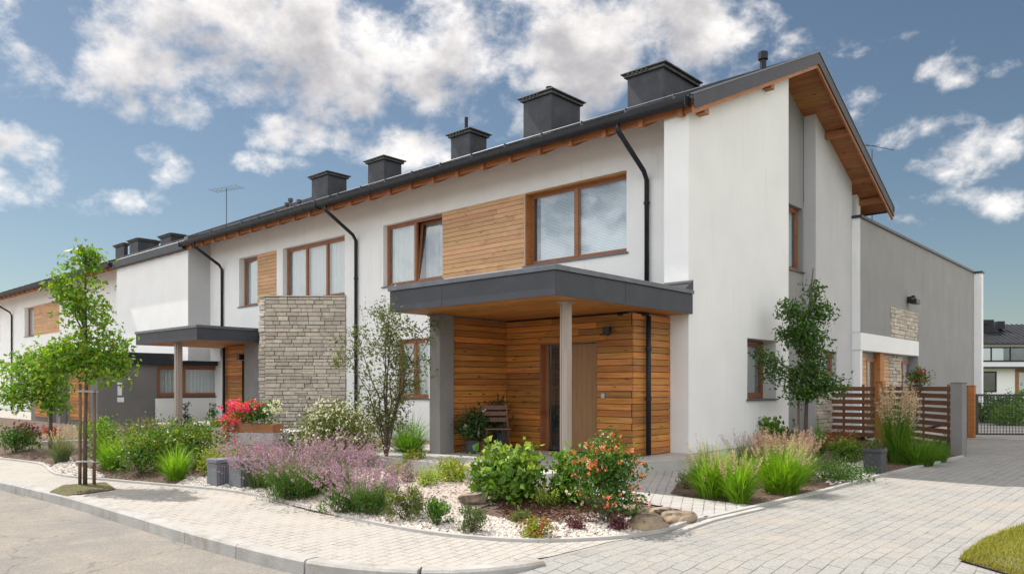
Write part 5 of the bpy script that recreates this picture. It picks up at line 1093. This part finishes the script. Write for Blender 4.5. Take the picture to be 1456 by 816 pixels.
for (dx, py, dep, r) in ((-48,478,.1,.022), (-22,460,.3,.025), (8,455,0,.026), (32,472,.3,.024), (50,490,.1,.02), (-40,510,-.2,.018), (42,525,-.2,.018), (20,480,-.3,.02), (-5,490,.4,.02)):
    B = Vector((b2[0], b2[1], .13)); e = Vector(c2_(dx, py, dep))+Vector((b2[0], b2[1], .15)); pts = [B]
    for k in range(1, 7):
        q = k/6; p = B.lerp(e, q); p.x -= (e.x-B.x)*.35*math.sin(q*3.14)*.6; p.y -= (e.y-B.y)*.3*math.sin(q*3.14)*.6; p += Vector((rnd.gauss(0, .025), rnd.gauss(0, .025), 0)); pts.append(p)
    m_.tube(pts, [r*(1-.8*k/6) for k in range(7)], 7)
    for j in range(9):
        k = rnd.randint(2, 6); s = pts[k]; e2 = s+Vector((rnd.gauss(0, .22), rnd.gauss(0, .22), rnd.gauss(.12, .14))); m_.tube([s, s.lerp(e2, .5)+Vector((0, 0, .03)), e2], [r*.35, r*.25, r*.1], 4); ends += [e2, s.lerp(e2, .6)]
        for _ in range(2): e3 = e2+Vector((rnd.gauss(0, .12), rnd.gauss(0, .12), rnd.gauss(.03, .08))); m_.tube([e2, e3], [r*.14, r*.06], 3); ends.append(e3)
m_.build('trunk', MT['bark'], tt, smooth=True); E = np.array([tuple(e) for e in ends]); P = np.repeat(E, 17, 0)+g.normal(size=(len(E)*17, 3))*.08; v, f = leaves(P, .052, .5, g, .2); npmesh('crown', v, f, LM['olive'], tt)
b3 = gp(1146, 645, .03); s3 = (-sA*b3[0]+cA*b3[1])/FP; c3 = lambda dx, py, dep=0: (cA*dx*s3, sA*dx*s3+dep, EYE+(HZ-py)*s3-.03)
tree('garden_tree', (b3[0], b3[1], .03), 'slender dark-leaved tree growing against the gable wall', [(0,0,-.02), (.0,0,.7), (.02,0,1.5), (-.02,0,2.4), (.08,0,3.2), (.15,0,3.9)], .05,
     [(*c3(15,408), .1,.1,.12), (*c3(-20,440), .3,.25,.2), (*c3(15,440), .25,.25,.22), (*c3(-12,475), .42,.3,.3), (*c3(10,490), .38,.32,.3), (*c3(2,530), .48,.35,.28), (*c3(35,548), .42,.3,.15), (*c3(-50,525), .22,.2,.2), (*c3(-10,560), .3,.25,.12), (*c3(-64,505), .08,.1,.08)], 'mid', 5600, .072, .5, limbs=34, droop=.6, cs=.10, seed=8, start=.35, second='dark')
m_ = MB(); m_.tube([(b3[0]-.15, b3[1]-.02, 0), (b3[0]-.15, b3[1]-.02, 1.5)], .025, 8); tag(m_.build('tree_stake', MT['stake'], None, wloc=(b3[0]-.15, b3[1]-.02, 0)), 'thin dark stake beside the slender tree at the gable wall', 'stake')

# ------------------------------------------------------------------ lavender, shrubs, perennials
def lavender(name, px, py, w, h, label, n=520, spikes='lav', lean=.75, stemn=260, px_w=1.0, len_=.10):
    g = rg(); x, y = gp(px, py, gz0(px, py)); zz = gz(x, y); f_ = -sA*x+cA*y; W_ = w*f_/FP; H = h*f_/FP; t = thing(name, (x, y, zz), label, 'lavender', 'lavender clumps')
    v, f, tips, dr = blades((x, y, zz), int(n*2.4), H*.5, W_*.33, .006, g, crown=W_*.2, curl=.3); npmesh('leaves', v, f, LM['mid'], t)
    v, f, tips, dr = blades((x, y, zz), stemn, H*.98, W_*.6, .0045, g, crown=W_*.25, curl=.25, hv=.2); npmesh('stems', v, f, LM['grey'], t)
    d = dr/np.linalg.norm(dr, axis=1)[:, None]; k = 20; tt_ = g.random((len(tips), k, 1)); P = tips[:, None]-d[:, None]*tt_*len_*1.25+g.normal(size=(len(tips), k, 3))*.004
    v, f = leaves(P.reshape(-1, 3), .019, .6, g, .7); o = npmesh('flower_spikes', v, f, LM[spikes], t); return t
lavender('lavender', 428, 704, 150, 70, 'largest mauve lavender clump, nearest the grey boxes', stemn=340, n=420)
lavender('lavender', 374, 692, 90, 50, 'lavender leaning over the right-hand grey box', stemn=230, n=160)
lavender('lavender', 520, 724, 120, 58, 'second lavender clump beside the white gravel edge', stemn=250, n=380)
lavender('lavender', 478, 690, 100, 52, 'lavender at the back between the two larger clumps', stemn=170, n=160)
bush('herb_clump', 410, 712, 76, 42, 'mid', 'dense green clump at the foot of the largest lavender', 'herb', size=.035, asp=.3, up=1.0, dens=1.4)
bush('herb_clump', 478, 730, 60, 36, 'mid', 'green feathery clump at the foot of the second lavender', 'herb', size=.035, asp=.25, up=1.2, dens=1.4)
bush('herb_clump', 527, 733, 52, 34, 'mid', 'green feathery clump right of the second lavender', 'herb', size=.035, asp=.25, up=1.2, dens=1.4)
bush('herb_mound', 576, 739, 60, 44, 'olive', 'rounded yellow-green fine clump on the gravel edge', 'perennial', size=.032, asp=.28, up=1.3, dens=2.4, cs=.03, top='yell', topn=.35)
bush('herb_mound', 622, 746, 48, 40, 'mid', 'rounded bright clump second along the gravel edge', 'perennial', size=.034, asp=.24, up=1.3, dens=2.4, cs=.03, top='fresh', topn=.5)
bush('herb_mound', 671, 758, 40, 36, 'grey', 'smallest green feathery clump alone in white gravel', 'perennial', size=.036, asp=.22, up=1.4, dens=2.2, cs=.03, top='mid', topn=.5)
bush('sedum', 762, 763, 48, 27, 'yell', 'low yellow and red sedum cushion at the gravel front', 'sedum', size=.025, asp=.7, dens=1.5, flower='red', fn=60, fs=.016)
bush('sedum', 820, 752, 22, 9, 'purp', 'tiny dark red sedum patch in white gravel', 'sedum', size=.02, asp=.7)
bush('sedum', 880, 754, 14, 16, 'purp', 'tiny wine-red seedling by the orange shrub', 'sedum', size=.025, asp=.6)
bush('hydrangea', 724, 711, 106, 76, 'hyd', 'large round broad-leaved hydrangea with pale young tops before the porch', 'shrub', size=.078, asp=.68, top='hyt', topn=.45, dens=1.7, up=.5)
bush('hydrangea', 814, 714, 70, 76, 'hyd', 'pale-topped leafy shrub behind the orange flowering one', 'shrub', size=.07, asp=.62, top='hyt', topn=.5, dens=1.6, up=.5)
bush('hydrangea', 800, 712, 44, 36, 'dark', 'dark low shrub between hydrangea and orange flowering shrub', 'shrub', size=.07, asp=.6, dens=.9)
t_ = bush('flowering_shrub', 864, 744, 104, 150, 'mid', 'tall shrub full of orange and coral blossoms at the bed corner', 'shrub', size=.045, asp=.6, dens=2.1, flower='orange', fn=85, fs=.026, shell=.5, extra='pale', top='yell', topn=.12)
#bush('flowering_shrub', 852, 640, 46, 36, 'olive', 'light airy top growth of the coral-flowered shrub near the door', 'shrub', size=.04, z=.95, f=9.1, flower='orange', fn=30, fs=.04, dens=.5, shell=.4)
bush('low_shrub', 591, 668, 44, 30, 'yell', 'small round golden-leaved shrub by the slab', 'shrub', size=.035, dens=1.4, up=.6)
bush('low_shrub', 606, 690, 46, 22, 'hyt', 'pale cushion plant on the pinkish gravel', 'perennial', size=.03, dens=1.2)
bush('low_shrub', 580, 685, 22, 14, 'grey', 'grey-green cushion plant on the pinkish gravel', 'perennial', size=.03, dens=1.2)
bush('low_shrub', 640, 686, 60, 32, 'yell', 'yellow-green low shrub just left of the hydrangea', 'shrub', size=.04, dens=1.2, up=.6)
bush('low_shrub', 775, 718, 40, 22, 'hyt', 'yellowish cushion under the hydrangea', 'perennial', size=.03, dens=1.2)
bush('low_shrub', 628, 647, 20, 15, 'mid', 'small plant with white flowers by the grey column', 'perennial', size=.03, flower='whitef', fn=16, fs=.03)
tuft('ornamental_grass', 582, 656, 92, 62, 'grass', 'dark green spiky grass clump in front of the grey column', n=700, width=.016, crown=.25, curl=.9)
bush('flowering_shrub', 478, 634, 116, 88, 'olive', 'large shrub covered in tiny cream flowers before the stone wall', 'shrub', size=.045, asp=.5, flower='whitef', fn=520, fs=.022, dens=1.7, f=13.5)
bush('flowering_shrub', 508, 654, 84, 66, 'olive', 'smaller shrub with blush flowers left of the spiky grass', 'shrub', size=.035, asp=.5, flower='pale', fn=420, fs=.022, dens=1.0)
bush('evergreen_shrub', 416, 634, 46, 52, 'dark', 'dark green shrub at the left foot of the stone wall', 'shrub', size=.04, f=13.8)
bush('low_shrub', 548, 702, 40, 20, 'grey', 'silvery cushion plant between lavender and the mound', 'perennial', size=.03, dens=1.2)
bush('low_shrub', 694, 700, 34, 18, 'mid', 'dark green cushion plant beside the sandy boulder', 'perennial', size=.035, dens=1.2)
bush('low_shrub', 565, 676, 30, 18, 'yell', 'small yellow-green mound left of the golden-leaved shrub', 'perennial', size=.03, dens=1.2)
bush('low_shrub', 740, 742, 26, 12, 'olive', 'flat olive seedling between mulch and white gravel', 'perennial', size=.03)
# left of the boxes
bush('rounded_shrub', 200, 674, 78, 62, 'hyd', 'rounded green shrub directly behind the staked tree', 'shrub', 'rounded shrubs left of the grey boxes', size=.05, top='yell', topn=.4)
bush('rounded_shrub', 240, 668, 96, 66, 'hyd', 'tallest of the rounded green shrubs left of the grey boxes', 'shrub', 'rounded shrubs left of the grey boxes', size=.05, top='yell', topn=.4, flower='whitef', fn=30, fs=.02)
bush('rounded_shrub', 282, 666, 72, 60, 'hyd', 'rounded green shrub nearest the grey boxes', 'shrub', 'rounded shrubs left of the grey boxes', size=.05, top='yell', topn=.4)
bush('rounded_shrub', 155, 662, 60, 46, 'mid', 'green shrub showing left of the tree stakes', 'shrub', 'rounded shrubs left of the grey boxes', size=.05, top='yell', topn=.3)
bush('low_shrub', 312, 672, 70, 30, 'yell', 'yellow-green ground cover behind the left grey box', 'perennial', size=.04, dens=1.2)
bush('low_shrub', 350, 664, 60, 30, 'hyd', 'loose plants with pink buds behind the right grey box', 'perennial', size=.05, flower='rose', fn=16, fs=.03, dens=.7)
tuft('ornamental_grass', 158, 672, 56, 44, 'grassb', 'bright green grass tuft right of the tree stakes', n=600, width=.009)
tuft('ornamental_grass', 250, 682, 60, 44, 'grassb', 'bright green grass tuft in front of the rounded shrubs', n=600, width=.009)
tuft('ornamental_grass', 88, 657, 52, 46, 'grey', 'pale feathery grass tuft left of the tree stakes', n=420, width=.008, plume='plume', pn=50)
bush('round_shrub', 141, 622, 56, 36, 'fresh', 'bright clipped shrub in front of the grey annex wall', 'shrub', f=19, size=.06, z=0)
bush('dark_shrub', 205, 620, 60, 30, 'olive', 'greyish shrub under the annex wall', 'shrub', f=20, size=.06, z=0)
bush('dark_shrub', 262, 618, 60, 28, 'dark', 'dark shrub under the curtained annex window', 'shrub', f=20, size=.06, z=0)
tuft('ornamental_grass', 225, 622, 90, 34, 'grey', 'grey feathery perennials in a row under the annex', n=500, width=.012, f=18.5, z=0, plume='lav', pn=60, crown=.8)
bush('conifer', 266, 608, 14, 42, 'dark', 'narrow dark conifer beside the slim timber post', 'shrub', f=23.6, size=.05, z=0.1, dep=1)
bush('climber', 303, 612, 16, 46, 'mid', 'small potted shrub against the white parapet', 'shrub', f=25, size=.06, z=.1)
bush('low_shrub', 311, 612, 24, 12, 'hyt', 'pale pot plant by the neighbour door', 'perennial', f=23.5, size=.05, z=.2)
bush('round_shrub', 20, 643, 56, 34, 'mid', 'low dark round shrub at the left edge of the photo', 'shrub', size=.06)
bush('purple_shrub', 40, 622, 40, 34, 'purp', 'wine-red shrub under the small left tree', 'shrub', f=17.5, size=.055, z=.1)
bush('purple_shrub', 72, 612, 24, 26, 'red', 'pinkish-red shrub in front of the far timber panel', 'shrub', f=19, size=.05, z=.1)
# low kerb walls in the left garden
for a, bq, lb in (((60,642,17),(128,632,17.5),'low concrete garden edge behind the small left tree'), ((190,634,17.5),(300,636,16.5),'low pale garden wall behind the rounded shrubs')):
    A0, A1 = Vector(gd(a[0], a[2])), Vector(gd(bq[0], bq[2])); d_ = (A1-A0).normalized(); nn_ = Vector((-d_.y, d_.x))*.12; m_ = MB()
    m_.prism([tuple(A0), tuple(A1), tuple(A1+nn_), tuple(A0+nn_)], 0, .22); tag(m_.build('garden_wall', MT['slab'], None, bevel=.01, wloc=(A0.x, A0.y, 0)), lb, 'low wall')
m_ = MB(); A0, A1 = Vector(gp(448,655,.14)), Vector(gp(522,652,.14)); d_ = (A1-A0).normalized(); nn_ = Vector((-d_.y, d_.x))*.5; m_.prism([tuple(A0), tuple(A1), tuple(A1+nn_), tuple(A0+nn_)], .0, .24); tag(m_.build('stepping_slab', MT['slab'], None, bevel=.01, wloc=(A0.x, A0.y, 0)), 'pale flat slab half hidden behind the lavender', 'slab')
# right bed
tuft('ornamental_grass', 1012, 706, 78, 66, 'grassb', 'leftmost bright grass clump in the bed by the path', 'ornamental grass', 'grass clumps in the side bed', n=1300, width=.012, plume='plume', pn=70, ph=1.08, crown=.45)
tuft('ornamental_grass', 1050, 713, 64, 60, 'grassb', 'front bright grass clump nearest the path edge', 'ornamental grass', 'grass clumps in the side bed', n=1000, width=.012, plume='plume', pn=55, ph=1.08, crown=.4)
tuft('ornamental_grass', 1112, 700, 84, 66, 'grassb', 'rightmost bright grass clump beside the driveway edge', 'ornamental grass', 'grass clumps in the side bed', n=1500, width=.012, plume='plume', pn=70, ph=1.08, crown=.5)
tuft('ornamental_grass', 1066, 676, 76, 54, 'grass', 'darker grass clump behind the three bright ones', 'ornamental grass', 'grass clumps in the side bed', n=700, width=.010, plume='pplume', pn=50, ph=1.15, crown=.6)
tuft('plume_grass', 1118, 684, 76, 62, 'olive', 'mass of dusty pink plumes right of the hydrangea', 'ornamental grass', n=500, width=.007, plume='pplume', pn=330, ph=1.25, crown=.8, ps=.02, plen=.16)
bush('low_shrub', 975, 694, 30, 22, 'grey', 'low greyish plant at the left tip of the side bed', 'perennial', size=.03)
bush('hydrangea', 1096, 644, 62, 46, 'hyd', 'broad-leaved dark green shrub under the gable window', 'shrub', size=.10, asp=.75, dens=.8)
bush('hydrangea', 1130, 650, 34, 30, 'dark', 'dark leafy shrub at the foot of the slender tree', 'shrub', size=.07, asp=.6)
tuft('iris_clump', 1163, 652, 34, 46, 'grass', 'dark upright blades at the foot of the stone plinth', 'perennial', n=260, width=.016, curl=.3)
bush('low_shrub', 1205, 657, 52, 34, 'hyd', 'green shrub with reddish tips in front of the fence', 'shrub', size=.05, top='yell', topn=.3)
bush('red_shrub', 1192, 640, 44, 28, 'red', 'reddish small shrub against the first fence panel', 'shrub', size=.045, top='hyd', topn=.4)
bush('ground_cover', 1190, 682, 90, 16, 'mid', 'flat green ground cover between grass bed and planter', 'ground cover', size=.03, dens=1.3)
bush('ground_cover', 1168, 668, 60, 14, 'grey', 'flat grey-green ground cover by the slender tree', 'ground cover', size=.03, dens=1.2)
tuft('pampas_grass', 1276, 658, 62, 100, 'grass', 'tall grass with tan feathery plumes in front of the fence', 'ornamental grass', n=700, width=.014, plume='plume', pn=110, ph=1.3, crown=.35, ps=.036, plen=.36)
tuft('ornamental_grass', 1305, 660, 64, 40, 'grass', 'low arching grass by the concrete pillar', n=700, width=.014, crown=.6, curl=.9)
tuft('ornamental_grass', 1330, 655, 44, 30, 'grass', 'small arching grass touching the concrete pillar', n=420, width=.014, crown=.6, curl=.9)
bush('low_shrub', 1340, 646, 30, 28, 'mid', 'leafy plant in front of the lower fence slats', 'perennial', size=.05)
# beyond the gate
for i, (px, f_, w, h, lf, lb) in enumerate(((1400,30,50,24,'mid','green shrub just behind the mesh gate'), (1440,28,60,26,'fresh','bright shrub at the right edge behind the gate'), (1425,34,60,24,'dark','dark shrub further behind the mesh gate'), (1395,44,40,24,'dark','distant shrub by the wing corner'), (1462,40,70,26,'mid','distant hedge plant at the right picture edge'))):
    x, y = gd(px, f_); bush('garden_shrub', px, 600, w, h, lf, lb, 'shrub', 'shrubs beyond the gate', f=f_, z=0, size=.11, asp=.6, dens=.9)
sheet('rear_yard', [(-6.9, 24), gp(1376,623), gp(1560,628), (8, 30), (8, 60), (-6.9, 60)], 0, flat(.002), MT['slab'])

# ------------------------------------------------------------------ lawn corner
lw = pxpoly([(1362,795),(1378,783),(1400,768),(1430,756),(1470,744),(1560,728),(1640,790),(1560,835),(1456,812)])
sheet('lawn_ground', lw, 0, lambda P: drz(P)+.02, MT['soil'])
g = rg(); n_ = 20000; q = scatter(lw, n_, g); v, f, _, _ = blades((0,0,0), n_, .035, .04, .006, g, crown=.003, seg=2, curl=.5); v = v.reshape(n_, -1, 3)+np.column_stack([q, drz(q)+.018])[:, None, :]
tag(npmesh('lawn', v.reshape(-1, 3), f, LM['lawn'], None), 'short sunlit yellow-green grass at the bottom right corner', 'lawn', kind='stuff')
